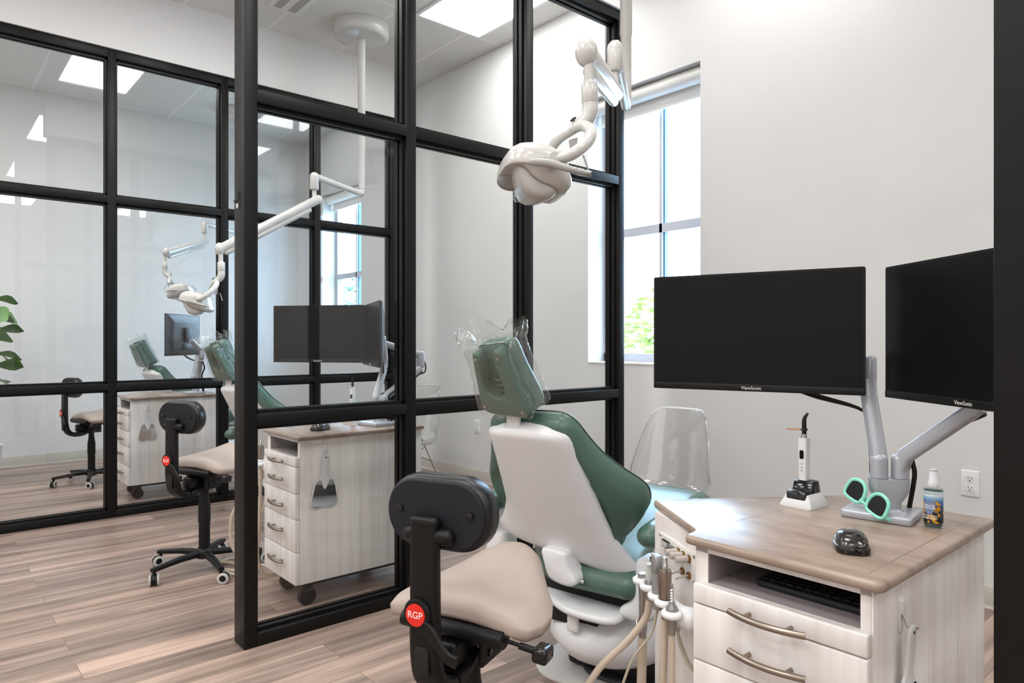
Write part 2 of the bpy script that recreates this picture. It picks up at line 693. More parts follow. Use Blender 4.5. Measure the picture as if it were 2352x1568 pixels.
# ------------------------------------------------------------------ the room
CEIL = 3.635
YB = 3.65                      # inner face of the window wall
XF = -8.10                     # far side wall
struct('floor', MB().b2((-8.3, -2.8, -0.1), (6.7, 3.9, 0)), floor_m)
struct('ceiling', MB().b2((-8.3, -2.8, CEIL), (6.7, 3.9, CEIL + 0.1)), ceil_m)
WIN = [(-3.375, -2.44), (-7.64, -6.705)]
WZ = (1.045, 2.93)
mb = MB()
xs = [XF - 0.2] + [x for w in sorted(WIN) for x in w] + [6.7]
for i in range(0, len(xs), 2):
    mb.b2((xs[i], YB, 0), (xs[i + 1], YB + 0.26, CEIL))
for a, b in WIN:
    mb.b2((a, YB, 0), (b, YB + 0.26, WZ[0]))
    mb.b2((a, YB, WZ[1]), (b, YB + 0.26, CEIL))
struct('wall_back', mb, wall_m)
struct('wall_left', MB().b2((XF - 0.2, -2.8, 0), (XF, YB, CEIL)), wall_m)
struct('wall_right', MB().b2((6.5, -2.8, 0), (6.7, YB, CEIL)), wall_m)
struct('wall_front', MB().b2((XF, -2.8, 0), (6.5, -2.6, CEIL)), wall_m)


def cove(lo, hi, along, side):
    """Vinyl cove base: straight face with a curved toe; side is the outward direction."""
    mb = MB()
    prof = [(0, 0), (0.016, 0), (0.016, 0.003), (0.008, 0.008), (0.005, 0.018), (0.005, 0.098), (0.003, 0.1), (0, 0.1)]
    rr = []
    for t in (lo, hi):
        if along == 'x':
            rr.append([Vector((t, side - o, z)) for o, z in prof])
        else:
            rr.append([Vector((side + o, t, z)) for o, z in prof])
    return mb.skin(rr)


struct('baseboard_back', cove(XF + 0.02, 6.5, 'x', YB), base_m)
struct('baseboard_left', cove(-2.6, YB - 0.02, 'y', XF), base_m)

# windows
for k, (a, b) in enumerate(WIN):
    w = bpy.data.objects.new('window_%d' % (k + 1), None)
    COL.objects.link(w)
    w.location = ((a + b) / 2, YB + 0.17, WZ[0])
    w['kind'] = 'structure'
    hw = (b - a) / 2
    H = WZ[1] - WZ[0]
    mb = MB()
    mb.b2((-hw, 0, 0), (-hw + 0.045, 0.07, H)).b2((hw - 0.045, 0, 0), (hw, 0.07, H))
    mb.b2((-hw, 0, 0), (hw, 0.07, 0.07)).b2((-hw, 0, H - 0.06), (hw, 0.07, H))
    part('window_frame', mb, frame_win_m, w)
    part('window_rail', MB().b2((-hw + 0.045, 0.0, 0.895), (hw - 0.045, 0.07, 0.955)), frame_win_m, w)
    part('window_mullion', MB().b2((0.03, 0.0, 0.07), (0.052, 0.07, H - 0.06)), frame_win_m, w)
    part('mullion_spacer', MB().b2((0.052, 0.02, 0.07), (0.062, 0.05, H - 0.06)), bluegasket_m, w, label='blue edge beside the upright bar')
    part('window_pane', MB().b2((-hw + 0.04, 0.033, 0.06), (hw - 0.04, 0.037, H - 0.05)), winglass_m, w)
    part('window_sill', MB().b2((-hw, -0.175, -0.002), (hw, 0.0, 0.012), bev=0.003), shade_m, w)
    r = thing('roller_shade', 'white roller shade wound up at the top of the ' + ('window beside the glass partition end' if k == 0 else 'far window behind the second partition'), 'shade', ((a + b) / 2, YB + 0.08, WZ[1]))
    part('shade_roll', MB().cyl((-hw + 0.015, 0, -0.052), (hw - 0.015, 0, -0.052), 0.05, seg=28), shade_m, r)
    part('shade_bracket', MB().b2((-hw, -0.03, -0.1), (-hw + 0.012, 0.03, 0)), white_m, r)
    part('shade_bracket', MB().b2((hw - 0.012, -0.03, -0.1), (hw, 0.03, 0)), white_m, r)
    part('shade_fabric', MB().b2((-hw + 0.02, 0.043, -0.155), (hw - 0.02, 0.046, -0.05)), shade_m, r)
    part('hem_bar', MB().b2((-hw + 0.02, 0.035, -0.175), (hw - 0.02, 0.054, -0.15), bev=0.004), shade_m, r)


# glass partitions
def partition(label, X0, X1, Y0, posts, stool=None):
    """Black framed glass wall in the plane x = X1..X0 (X0 the near face); posts: their first y."""
    xc = (X0 + X1) / 2
    root = thing('glass_partition', label, 'glass partition', (xc, Y0, 0))
    hx = (X0 - X1) / 2
    F = 0.05
    P = [p - Y0 for p in posts]
    top = 3.19
    for i, p in enumerate(P):
        mb = MB().b2((-hx, p, 0), (hx, p + F, top), bev=0.0015)
        if i < len(P) - 1:
            mb.b2((0.008, p + F, 0.05), (0.03, p + F + 0.012, 3.13)).b2((-0.03, p + F, 0.05), (-0.008, p + F + 0.012, 3.13))
        if i > 0:
            mb.b2((0.008, p - 0.012, 0.05), (0.03, p, 3.13)).b2((-0.03, p - 0.012, 0.05), (-0.008, p, 3.13))
        part('post', mb, black_frame_m, root)
    for a, b in zip(P, P[1:]):
        a += F
        for z0, z1 in ((0, 0.05), (0.866, 0.914), (2.142, 2.192), (3.13, 3.19)):
            mb = MB().b2((-hx, a, z0), (hx, b, z1), bev=0.0015)
            if z0 > 0:
                mb.b2((0.008, a, z0 - 0.014), (0.03, b, z0)).b2((-0.03, a, z0 - 0.014), (-0.008, b, z0))
            if z1 < 3.1:
                mb.b2((0.008, a, z1), (0.03, b, z1 + 0.014)).b2((-0.03, a, z1), (-0.008, b, z1 + 0.014))
            part('rail', mb, black_frame_m, root)
        for z0, z1 in ((0.05, 0.866), (0.914, 2.142), (2.192, 3.13)):
            part('glass_pane', MB().b2((-0.004, a, z0), (0.004, b, z1)), pane_m, root)
    return root


partition('black framed glass partition between the large front stool and the second bay', -2.70, -2.81, 0.965, [0.965, 1.703, 2.442, 3.19])
partition('black framed glass partition at the far left, behind the second stool', -5.32, -5.43, -0.515, [-0.515, 0.235, 0.985, 1.73, 2.475, 3.19])
partition('dark partition post cutting off the scene beside the nearest cart', -0.126, -0.236, 0.94, [0.94, 1.703, 2.442, 3.19])
for k, xc in enumerate((-2.755, -5.375, -0.181)):
    struct('trim_%d' % (k + 1), MB().b2((xc - 0.07, -0.6 if k == 1 else 0.94, 3.19), (xc + 0.07, 3.24, CEIL)), wall_m)

# ceiling lights
LX = (-6.17, -3.73, -1.29, 1.15, 3.59)  # last column is unseen, added to brighten the cart's right side
spots = [(x, y) for x in LX for y in (1.28, 3.11) if (x, y) not in ((-6.17, 3.11), (-1.29, 3.11))] + [(-1.78, 3.11)] + [(x, y) for x in LX for y in (-0.55, -1.77)]  # corridor rows behind the camera are added lamps for fill light
lbl = {(-6.17, 1.28): 'lit ceiling panel seen through the upper left panes of the far partition',
       (-3.73, 3.11): 'lit ceiling panel near the window wall, seen through the middle pane of the near partition'}
for x, y in spots:
    t = thing('ceiling_light', lbl.get((x, y), 'recessed ceiling panel light outside the picture, among bay lights and added fill lights'), 'ceiling light', (x, y, CEIL), 0, 'recessed ceiling panel lights')
    mb = MB()
    for lo, hi in (((-0.61, -0.305), (0.61, -0.28)), ((-0.61, 0.28), (0.61, 0.305)), ((-0.61, -0.28), (-0.585, 0.28)), ((0.585, -0.28), (0.61, 0.28))):
        mb.b2((lo[0], lo[1], -0.012), (hi[0], hi[1], 0.0))
    part('light_frame', mb, white_m, t)
    mb = MB()
    rr = [[Vector((px, py, z)) for px, py in rrect(1.17 - 2 * d, 0.56 - 2 * d, 0.01, 2)] for d, z in ((0, -0.002), (0.05, -0.018), (0.1, -0.024))]
    part('diffuser', mb.skin(rr, True, False, True), dim_m if (x == -1.78) else diff_m, t)

v = thing('ceiling_vent', 'white two-slot air vent in the ceiling beside the round lamp mount', 'vent', (-4.3, 2.04, CEIL))
part('vent_plate', MB().b2((-0.62, -0.12, -0.008), (0.62, 0.12, 0), bev=0.002), shade_m, v)
for s in (-0.055, 0.055):
    mb = MB().b2((-0.59, s - 0.028, -0.011), (0.59, s + 0.028, -0.0085))
    part('slot', mb, mat('vent_slot', '#a9a8a5', 0.7), v)

# outlets on the back wall
for x, z, lb in ((-1.005, 0.55, 'white power outlet low on the back wall beside the nearest cart'), (-4.66, 0.47, 'white power outlet on the back wall behind the nearest dental chair headrest')):
    t = thing('power_outlet', lb, 'outlet', (x, YB, z), 0, None)
    part('cover_plate', MB().prism(rrect(0.074, 0.118, 0.004), 0, 0.007, mx((0, 0, 0), (1, 0, 0), (0, 0, 1), (0, -1, 0)), bev=0.0, bevtop=0.003), white_m, t)
    for dz in (-0.022, 0.022):
        M = mx((0, -0.007, dz), (1, 0, 0), (0, 0, 1), (0, -1, 0))
        s = part('socket', MB().prism(rrect(0.034, 0.029, 0.012), 0, 0.002, M), white_m, t)
        mb = MB()
        for dx in (-0.0065, 0.0065):
            mb.box((dx, 0.004, 0.0022), (0.002, 0.008, 0.0006), M)
        mb.box((0, -0.007, 0.0022), (0.005, 0.005, 0.0006), M)
        part('socket_slots', mb, gasket_m, s)

t = thing('wall_hook', 'small black hook with a white tip stuck on the front partition post', 'hook', (-2.757, 0.965, 1.76))
part('hook', MB().tube(spline([(0.004, -0.003, 0.03), (0.004, -0.005, 0.0), (-0.004, -0.014, -0.012), (-0.016, -0.014, -0.004)], 6), 0.0022, 8), gasket_m, t)
part('hook_tip', MB().capsule((-0.002, -0.006, -0.02), (-0.002, -0.006, -0.032), 0.0045, 10), white_m, t)

# ------------------------------------------------------------------ outside the windows
struct('trim_9', MB().b2((-40, 3.95, -0.3), (20, 30, -0.02)), pave_m).name = 'ground'


def leaf_crown(name, c, r, n, m, parent, size=0.07):
    mb = MB()
    for i in range(n):
        d = Vector((random.gauss(0, 1), random.gauss(0, 1), random.gauss(0, 1))).normalized()
        q = Vector(c) + Vector((d.x * r[0], d.y * r[1], d.z * r[2])) * (random.random() ** 0.4)
        M = axis_m(q, (random.gauss(0, 1), random.gauss(0, 1), random.gauss(0, 1) + 0.6))
        s = size * random.uniform(0.6, 1.3)
        vs = [mb.bm.verts.new(M @ Vector(p)) for p in ((-s, 0, 0), (0, -s * 0.45, 0.1 * s), (s, 0, 0), (0, s * 0.45, 0.1 * s))]
        mb.bm.faces.new(vs)
    return part(name, mb, m, parent)


for lb, x, y, z, r, m, n in (('pale yellow-green tree in sunlight outside the window behind the monitor', -5.55, 7.4, 1.05, (0.75, 0.7, 0.8), shrub_m, 1100),
                             ('dark green tree outside the far window', -13.1, 7.6, 1.5, (1.2, 1.0, 1.25), dkshrub_m, 1500)):
    t = thing('garden_tree', lb, 'tree', (x, y, -0.02))
    part('trunk', MB().tube(spline([(0, 0, 0), (0.03, 0.02, z * 0.6), (0, 0, z)], 5), (0.06, 0.05, 0.03), 8), bark_m, t)
    leaf_crown('foliage', (0, 0, z + 0.1), r, n, m, t)
t = thing('house', 'pale rendered building far outside the window', 'building', (-9.0, 16.0, -0.02))
part('house_wall', MB().b2((-6, 0, 0), (4, 4, 2.55)), render_m, t)
part('house_roof', MB().prism([(-0.3, 2.55), (4.3, 2.55), (2, 3.3)], -6.3, 4.3, mx((0, 0, 0), (0, 1, 0), (0, 0, 1), (1, 0, 0))), render_m, t)


# ------------------------------------------------------------------ dental chair
def make_chair(label, loc, rot):
    root = thing('dental_chair', label, 'dental chair', loc, rot)
    s = Vector((0, 0.514, -0.857))
    n = Vector((0, 0.857, 0.514))
    P0 = Vector((0, 0, 0.95))
    BM = mx(P0, (1, 0, 0), s, n)
    TW = [(0, .112), (.012, .129), (.028, .142), (.05, .150), (.08, .1545), (.12, .1565), (.2, .158), (.35, .168), (.55, .18), (.68, .19), (.78, .212), (.87, .24), (.94, .268), (1, .27)]

    def halfw(t):
        for (t0, w0), (t1, w1) in zip(TW, TW[1:]):
            if t <= t1:
                return w0 + (w1 - w0) * (t - t0) / (t1 - t0)
        return TW[-1][1]
    rr = []
    NU = 25
    ts = [0, .004, .012, .02, .028, .038, .05, .065, .08, .1, .12, .18, .28, .4, .5, .6, .68, .74, .8, .86, .91, .95, .98, .995, 1]
    for t in ts:
        edge = max(0.0, 1 - t / 0.05) ** 2 + max(0.0, (t - 0.96) / 0.04) ** 2
        w_ = halfw(t) - 0.012 * min(1, edge)
        ring = []
        for i in range(NU):
            u = math.sin((-1 + 2 * i / (NU - 1)) * PI / 2)
            bot = .565 + .07 * u + .012 * abs(u)
            sv = .018 + (bot - .018) * t + 0.012 * (1 - t) * abs(u) ** 4
            d = 0.036 * (1 - abs(u) ** 5) * (1 - min(1, edge)) ** 0.5
            ring.append(BM @ Vector((u * w_, sv, 0.012 - d)))
        for i in range(NU - 2, 0, -1):
            u = math.sin((-1 + 2 * i / (NU - 1)) * PI / 2)
            bot = .565 + .07 * u + .012 * abs(u)
            sv = .018 + (bot - .018) * t + 0.012 * (1 - t) * abs(u) ** 4
            ring.append(BM @ Vector((u * w_, sv, 0.03)))
        rr.append(ring)
    part('back_shell', MB().skin(rr), white_m, root, 75)
    # green back pad with wings
    ph = [(0, .008), (.11, .008), (.152, .035), (.175, .09), (.205, .16), (.25, .235), (.288, .297), (.303, .345), (.293, .40), (.252, .455), (.203, .505), (.17, .55), (0, .575)]
    po = smooth_poly(ph + [(-x, y) for x, y in ph[-2:0:-1]], 3)

    def wing(x, y):
        return 2.2 * max(0.0, abs(x) - 0.13) ** 2
    bp = part('backrest', MB().pillow(po, BM, [(0.03, 0.01), (0.012, 0.02), (0.0, 0.04), (0.0, 0.07), (0.01, 0.088), (0.03, 0.1), (0.06, 0.104)], wing), green_m, root, 60)
    pip = [BM @ Vector((x, y, 0.076 + wing(x, y))) for x, y in inset(po, 0.002)]
    part('piping', MB().tube(pip + [pip[0]], 0.0028, 6), greendark_m, bp)
    # headrest, notched at the top
    s2 = Vector((0, 0.41, -0.912))
    n2 = Vector((0, 0.912, 0.41))
    hx = -0.04
    HM = mx((hx, -0.075, 1.09), (1, 0, 0), s2, n2)
    U = [(-.072, -.055), (-.066, -.078), (-.055, -.075), (-.048, -.05), (-.05, -.01), (-.055, .025), (-.045, .058), (-.02, .072), (.005, .068), (.016, .045), (.015, .01), (.006, -.03), (.008, -.065), (.018, -.085), (.032, -.082), (.042, -.058), (.06, .02), (.078, .09), (.085, .115), (.07, .138), (0, .136), (-.065, .13), (-.086, .105), (-.08, .02)]
    U = smooth_poly(U, 3)
    hr = part('headrest', MB().pillow(U, HM, [(0.007, 0.0), (0.002, 0.003), (0.0, 0.01), (0.0, 0.05)]), green_m, root, 50)
    CU = smooth_poly([(-.074, -.06), (-.066, -.084), (-.03, -.088), (.022, -.094), (.044, -.078), (.06, 0), (.088, .105), (.076, .138), (0, .138), (-.07, .132), (-.09, .105), (-.083, .02)], 3)
    part('headrest_cushion', MB().pillow(CU, HM, [(0.004, 0.046), (0.0, 0.052), (0.0, 0.095), (0.008, 0.112), (0.03, 0.118)]), green_m, hr, 60)
    seam = [HM @ Vector((x, y, 0.049)) for x, y in inset(CU, 0.001)]
    part('headrest_piping', MB().tube(seam + [seam[0]], 0.0022, 6), greendark_m, hr)
    mb = MB()
    for k in range(3):
        mb.tube(spline([HM @ Vector((-.05, .02 + .016 * k, .046)), HM @ Vector((-.02, .03 + .018 * k, .036)), HM @ Vector((.015, .016 + .016 * k, .046))], 5), [0.002, 0.006, 0.002], 8)
    part('cushion_folds', mb, green_m, hr)
    for a, b in ((-.06, -.058), (.027, -.062), (-.074, .105), (.066, .118)):
        part('screw', MB().lathe([(0.0055, 0.001), (0.005, -0.002), (0.002, -0.003)], HM @ Matrix.Translation((a, b, 0.001)), 12), chrome_m, hr)
    part('headrest_bar', MB().box((hx + 0.008, 0.012, 0.958), (0.05, 0.012, 0.09), bev=0.003), white_m, root)
    # seat and leg rest
    rr = []
    for y, zb, zt, hw in ((.25, .385, .40, .10), (.265, .365, .43, .15), (.32, .352, .46, .205), (.45, .37, .475, .24), (.62, .40, .52, .245), (.80, .44, .562, .245), (.95, .46, .575, .24), (1.10, .45, .56, .225), (1.22, .42, .52, .2), (1.30, .40, .49, .17), (1.32, .41, .47, .13)):
        sec = rrect(2 * hw, zt - zb, min(0.045, (zt - zb) * 0.45), 5, 0.12 * max(0, (.45 - y) / .2), (zt + zb) / 2)
        rr.append([Vector((px, y, pz)) for px, pz in sec])
    part('seat', MB().skin(rr), green_m, root, 60)
    part('seat_shell', MB().prism(smooth_poly([(-.17, .55), (.17, .55), (.2, .62), (.2, 1.0), (.1, 1.2), (-.1, 1.2), (-.2, 1.0), (-.2, .62)], 3), 0.335, 0.372, bev=0.012), white_m, root)
    # arm rests
    for sx in (1, -1):
        a = part('armrest', MB().tube(spline([(sx * .335, .185, .592), (sx * .335, .22, .596), (sx * .335, .36, .603), (sx * .335, .52, .607), (sx * .335, .64, .604), (sx * .335, .67, .6)], 4), [0.018, 0.042, 0.045, 0.044, 0.04, 0.015], 16, flat=0.85), green_m, root, 60)
        part('armrest_support', MB().tube(spline([(sx * .335, .35, .575), (sx * .335, .33, .53), (sx * .315, .34, .45), (sx * .27, .4, .36)], 6), [0.028, 0.03, 0.032, 0.035], 14), white_m, a)
    # hinge links at the back
    HP = smooth_poly([(.262, .49), (.285, .502), (.318, .502), (.342, .452), (.35, .36), (.325, .318), (.285, .298), (.242, .296), (.204, .308), (.207, .334), (.242, .362), (.258, .415)], 3)
    XZ = mx((0, .27, 0), (1, 0, 0), (0, 0, 1), (0, 1, 0))
    part('hinge_arm', MB().pillow(HP, XZ, [(0.014, 0.0), (0.004, 0.005), (0.0, 0.016), (0, 0.09), (0.01, 0.1)]), white_m, root, 60)
    part('hinge_arm', MB().pillow([(-a, b) for a, b in HP][::-1], XZ, [(0.014, 0.0), (0.004, 0.005), (0.0, 0.016), (0, 0.09), (0.01, 0.1)]), white_m, root, 60)
    # carriage plate, shroud, base
    part('carriage_plate', MB().pillow(smooth_poly([(-.25, .5), (-.2, .40), (-.12, .31), (-.03, .24), (.05, .20), (.14, .2), (.205, .222), (.222, .3), (.23, .7), (-.2, .75)], 4), ID, [(0.02, 0.292), (0.005, 0.296), (0, 0.305), (0.004, 0.316), (0.014, 0.32)], lambda x, y: -0.05 * max(0, x - 0.05)), white_m, root, 60)
    BR = smooth_poly([(-.05, .50), (.035, .50), (.047, .474), (.06, .441), (.078, .419), (.08, .4), (.054, .387), (.017, .391), (-.01, .398), (-.029, .414), (-.042, .45)], 3)
    part('back_bracket', MB().pillow(BR, mx((0, .2, 0), (1, 0, 0), (0, 0, 1), (0, 1, 0)), [(0.01, 0.0), (0.003, 0.004), (0, 0.012), (0, 0.08)]), white_m, root, 60)
    part('pivot_pin', MB().cyl((0.07, 0.235, 0.403), (0.098, 0.235, 0.405), 0.006), chrome_m, root)
    part('dark_linkage', MB().box((0.04, 0.48, 0.33), (0.34, 0.3, 0.07), bev=0.01).box((0.02, 0.33, 0.26), (0.2, 0.1, 0.06), bev=0.005), gasket_m, root)
    rr = []
    for z, rx, ry, cx, cy in ((.085, .12, .2, .1, .62), (.088, .17, .27, .1, .6), (.12, .225, .31, .09, .58), (.17, .25, .325, .08, .56), (.215, .248, .315, .08, .56), (.245, .225, .285, .08, .56), (.26, .19, .25, .08, .57), (.27, .16, .2, .08, .57)):
        rr.append([Vector((px, py, z)) for px, py in ellipse(rx, ry, 36, cx, cy)])
    part('base_shroud', MB().skin(rr), white_m, root, 60)
    part('release_tab', MB().box((0.052, 0.24, 0.262), (0.042, 0.016, 0.07), bev=0.006), white_m, root)
    part('base_column', MB().b2((-.08, .42, .02), (.25, .9, .095), bev=0.02), gasket_m, root)
    plate = rrect(0.42, 0.95, 0.12, 8, 0.17, 0.86)
    b = part('base_plate', MB().prism(plate, 0.0, 0.03, bev=0.0, bevtop=0.012), slate_m, root)
    part('base_plate_rim', MB().pillow(rrect(0.62, 1.1, 0.15, 8, 0.1, 0.86), ID, [(0.0, 0.0), (0.0, 0.006), (0.03, 0.014)]), grey_white_m, b)
    return root


def make_headrest_cover(label, loc, rot):
    """Loose clear plastic sleeve over the headrest, open and crumpled at the top."""
    s2 = Vector((0, 0.41, -0.912))
    n2 = Vector((0, 0.912, 0.41))
    HM = mx((-0.04, -0.075, 1.09), (1, 0, 0), s2, n2)
    rr = []
    lev = [(-.145, .215, .12, .055), (-.128, .20, .126, .056), (-.112, .185, .13, .057), (-.09, .166, .132, .058), (-.05, .158, .134, .058), (0, .168, .135, .058), (.05, .182, .136, .058), (.1, .196, .136, .058), (.125, .2, .134, .058), (.138, .192, .128, .056)]
    for sv, w, d, c in [tuple(q) for a, b in zip(lev, lev[1:]) for q in (a, [(x + y) / 2 for x, y in zip(a, b)])] + [lev[-1]]:
        P_ = rrect(w, d, 0.012, 3, -0.008 + 0.05 * max(-.1, min(.12, sv)), c)
        dense = []
        for i in range(len(P_)):
            a, b = Vector(P_[i]), Vector(P_[(i + 1) % len(P_)])
            n_ = max(1, int((b - a).length / 0.009))
            dense += [a + (b - a) * (j / n_) for j in range(n_)]
        ring = []
        M_ = 72
        for i in range(M_):
            q = dense[int(i * len(dense) / M_)]
            free = 0.004 + 0.012 * max(0, (-.075 - sv) / .07) + 0.006 * max(0, (sv - .1) / .04)
            nv = noise.noise_vector(Vector((q.x * 38, q.y * 38, sv * 30)))
            nr = noise.noise_vector(Vector((q.x * 110, q.y * 110, sv * 70)))
            dip = 0.035 * max(0, 1 - abs(q.x + 0.02) / 0.035) * max(0, (-.09 - sv) / .055)
            ring.append(HM @ Vector((q.x + nv.x * free + nr.x * free * 0.25, sv + nv.y * free * 1.2 + dip, q.y + nv.z * free + nr.z * free * 0.25)))
        rr.append(ring)
    mb = MB().skin(rr, True, False, False)
    o = part('headrest_cover', mb, film_m, None, 20)
    o.location = loc
    o.rotation_euler = (0, 0, rot)
    return tag(o, label, 'plastic cover')


CR = math.radians(14)
CH = (-1.60, 1.42, 0)
chair = make_chair('green and white dental chair in the nearest bay, its back towards the viewer', CH, CR)
copy_thing(chair, 'green and white dental chair in the second bay, half hidden by the black post', (CH[0] - 2.61, CH[1], 0), CR)
copy_thing(chair, 'farthest dental chair, behind the far glass partition', (-6.86, 1.58, 0), CR)
cov = make_headrest_cover('clear plastic sleeve over the headrest of the nearest dental chair', CH, CR)
copy_thing(cov, 'clear plastic sleeve over the headrest of the second dental chair', (CH[0] - 2.61, CH[1], 0), CR)
copy_thing(cov, 'clear plastic sleeve over the headrest of the farthest dental chair', (-6.86, 1.58, 0), CR)


# ------------------------------------------------------------------ saddle stool
def make_stool(label, loc, rot):
    root = thing('saddle_stool', label, 'stool', loc, rot)
    # seat
    rr = []
    M_ = 22
    for y, hw, top, dr, th in ((-.092, .11, .572, .01, .012), (-.089, .16, .586, .022, .034), (-.074, .19, .598, .036, .05), (-.03, .206, .606, .045, .052), (.03, .203, .608, .045, .053), (.09, .18, .614, .045, .058), (.15, .14, .628, .045, .06), (.2, .108, .641, .04, .062), (.24, .085, .644, .035, .06), (.27, .06, .636, .03, .05), (.283, .035, .622, .012, .028)):
        ring = []
        for i in range(M_):          # top, left to right
            u = -1 + 2 * i / (M_ - 1)
            x = hw * math.sin(u * PI / 2)
            edge = abs(x) / hw
            ring.append(Vector((x, y, top - dr * edge ** 2.2 - th * 0.27 * edge ** 12)))
        for i in range(M_ - 2, 0, -1):  # underside
            u = -1 + 2 * i / (M_ - 1)
            x = hw * math.sin(u * PI / 2)
            edge = abs(x) / hw
            ring.append(Vector((x * 0.985, y, top - dr * edge ** 2.2 - th + th * 0.27 * edge ** 12)))
        rr.append(ring)
    part('seat', MB().skin(rr), beige_m, root, 70)
    part('seat_plate', MB().prism(smooth_poly([(-.13, -.05), (.13, -.05), (.13, .06), (.06, .17), (-.06, .17), (-.13, .06)], 3), 0.542, 0.556), black_m, root)
    # tilt mechanism under the seat
    part('mechanism', MB().box((0, 0.02, 0.517), (0.14, 0.16, 0.05), bev=0.01).box((0.0, -0.06, 0.475), (0.05, 0.12, 0.06), bev=0.01).box((0.055, 0.0, 0.475), (0.012, 0.11, 0.09), bev=0.004).box((-0.055, 0.0, 0.475), (0.012, 0.11, 0.09), bev=0.004), black_m, root)
    mb = MB()
    sec = ellipse(0.026, 0.021, 18)
    mb.sweep([(-0.135, -0.085, 0.532), (0, -0.085, 0.529), (0.135, -0.085, 0.524)], sec, (0, 0, 1))
    cb = part('cross_tube', mb, black_m, root)
    part('tension_rod', MB().cyl((0.13, -0.082, 0.522), (0.185, -0.08, 0.515), 0.0045).cyl((0.17, -0.08, 0.516), (0.21, -0.079, 0.511), 0.008), black_m, cb)
    M = axis_m((0.208, -0.079, 0.511), (1, 0, -0.1))
    part('tension_knob', MB().prism(rrect(0.05, 0.034, 0.009), 0.0, 0.036, M, bev=0.007), blackgloss_m, cb)
    lv = MB().tube(spline([(0.07, 0.03, 0.52), (0.12, 0.06, 0.53), (0.17, 0.1, 0.535)], 5), 0.005, 8)
    part('lift_lever', lv, black_m, root)
    for x, z in ((0.063, 0.49), (0.063, 0.455)):
        part('bolt', MB().lathe([(0.009, 0), (0.009, 0.004), (0.006, 0.006)], axis_m((x - 0.002, -0.02, z), (1, 0, 0)), 8), blackgloss_m, root)
    # back post
    path = spline([(0, -0.205, 0.806), (0, -0.205, 0.72), (0, -0.205, 0.62), (0, -0.203, 0.52), (0, -0.185, 0.455), (0, -0.14, 0.425), (0, -0.07, 0.43), (0, -0.02, 0.455)], 6)
    sec = rrect(0.07, 0.03, 0.012, 5)
    bpst = part('back_post', MB().sweep(path, sec, (0, 1, 0.001), [0.98, 1.0, 1.03, 1.06, 1.12, 1.15, 1.1, 1.0]), black_m, root)
    part('post_cap', MB().pillow(rrect(0.072, 0.033, 0.013, 5), Matrix.Translation((0, -0.205, 0.803)), [(0, 0), (0, 0.008), (0.004, 0.013), (0.012, 0.015)]), black_m, bpst)
    part('post_recess', MB().prism(rrect(0.036, 0.07, 0.01), 0, 0.003, mx((0, -0.2195, 0.5), (1, 0, 0), (0, 0, 1), (0, -1, 0)), bevtop=0.002), gasket_m, bpst)
    # lever with red badge
    yq = -0.222
    Mx = mx((-0.008, yq, 0.608), (1, 0, 0), (0, 0, 1), (0, -1, 0))
    lev = part('height_lever', MB().lathe([(0.033, -0.004), (0.034, 0.004), (0.031, 0.009), (0.025, 0.01)], Mx, 28).sweep(spline([(0.0, yq - 0.004, 0.586), (0.025, yq - 0.006, 0.577), (0.05, yq - 0.01, 0.553), (0.075, yq - 0.014, 0.534), (0.098, yq - 0.016, 0.528)], 5), rrect(0.012, 0.03, 0.005), (0, 0, 1), [1.2, 1, 0.8, 0.8, 0.9]), black_m, bpst)
    part('badge', MB().lathe([(0.0245, 0.0), (0.0245, 0.0115), (0.02, 0.012)], Mx, 28), red_m, lev, label='round red badge')
    lettering('badge_lettering', 'RGP', 0.021, Mx @ Matrix.Translation((0, 0, 0.0122)), whiteink_m, lev)
    # backrest
    BM = mx((0.012, -0.185, 0.818), (1, 0, 0), (0, 0, 1), (0, 1, 0))
    bk = part('backrest_pad', MB().pillow(rrect(0.268, 0.165, 0.08, 10), BM, [(0.012, 0.006), (0.002, 0.012), (0, 0.022), (0, 0.05), (0.01, 0.066), (0.035, 0.073)]), blackvinyl_m, root, 60)
    part('backrest_plate', MB().pillow(rrect(0.25, 0.148, 0.072, 10), BM, [(0.0, 0.012), (0.0, 0.0), (0.003, -0.003), (0.006, -0.003)]), backplate_m, bk)
    for a in (-0.09, 0.092):
        part('screw', MB().lathe([(0.0085, 0.0), (0.008, 0.004), (0.003, 0.006)], mx((0.012 + a, -0.188, 0.824), (1, 0, 0), (0, 0, -1), (0, -1, 0)), 14), blackgloss_m, bk)
    part('pivot', MB().capsule((-0.042, -0.2, 0.775), (0.052, -0.2, 0.775), 0.018, 16), black_m, bk)
    # gas column and star base
    part('gas_column', MB().lathe([(0.017, 0.36), (0.017, 0.46)], ID, 20).lathe([(0.028, 0.10), (0.028, 0.25), (0.031, 0.252), (0.03, 0.34), (0.024, 0.37), (0.022, 0.40), (0.02, 0.44)], ID, 24), black_m, root)
    part('hub', MB().lathe([(0.03, 0.062), (0.045, 0.07), (0.045, 0.1), (0.036, 0.115), (0.03, 0.118)], ID, 24), black_m, root)
    for k in range(5):
        a = math.radians(-100 + 72 * k)
        d = Vector((math.cos(a), math.sin(a), 0))
        leg = part('leg', MB().sweep([d * 0.03 + Vector((0, 0, 0.09)), d * 0.14 + Vector((0, 0, 0.088)), d * 0.27 + Vector((0, 0, 0.074)), d * 0.285 + Vector((0, 0, 0.072))], rrect(0.036, 0.026, 0.009, 4), (0, 0, 1), [1.15, 1.0, 0.8, 0.75]), black_m, root)
        e = d * 0.272
        q = Vector((math.cos(a + 1.0), math.sin(a + 1.0), 0))
        c = e + q * 0.014
        w = Vector((-q.y, q.x, 0))
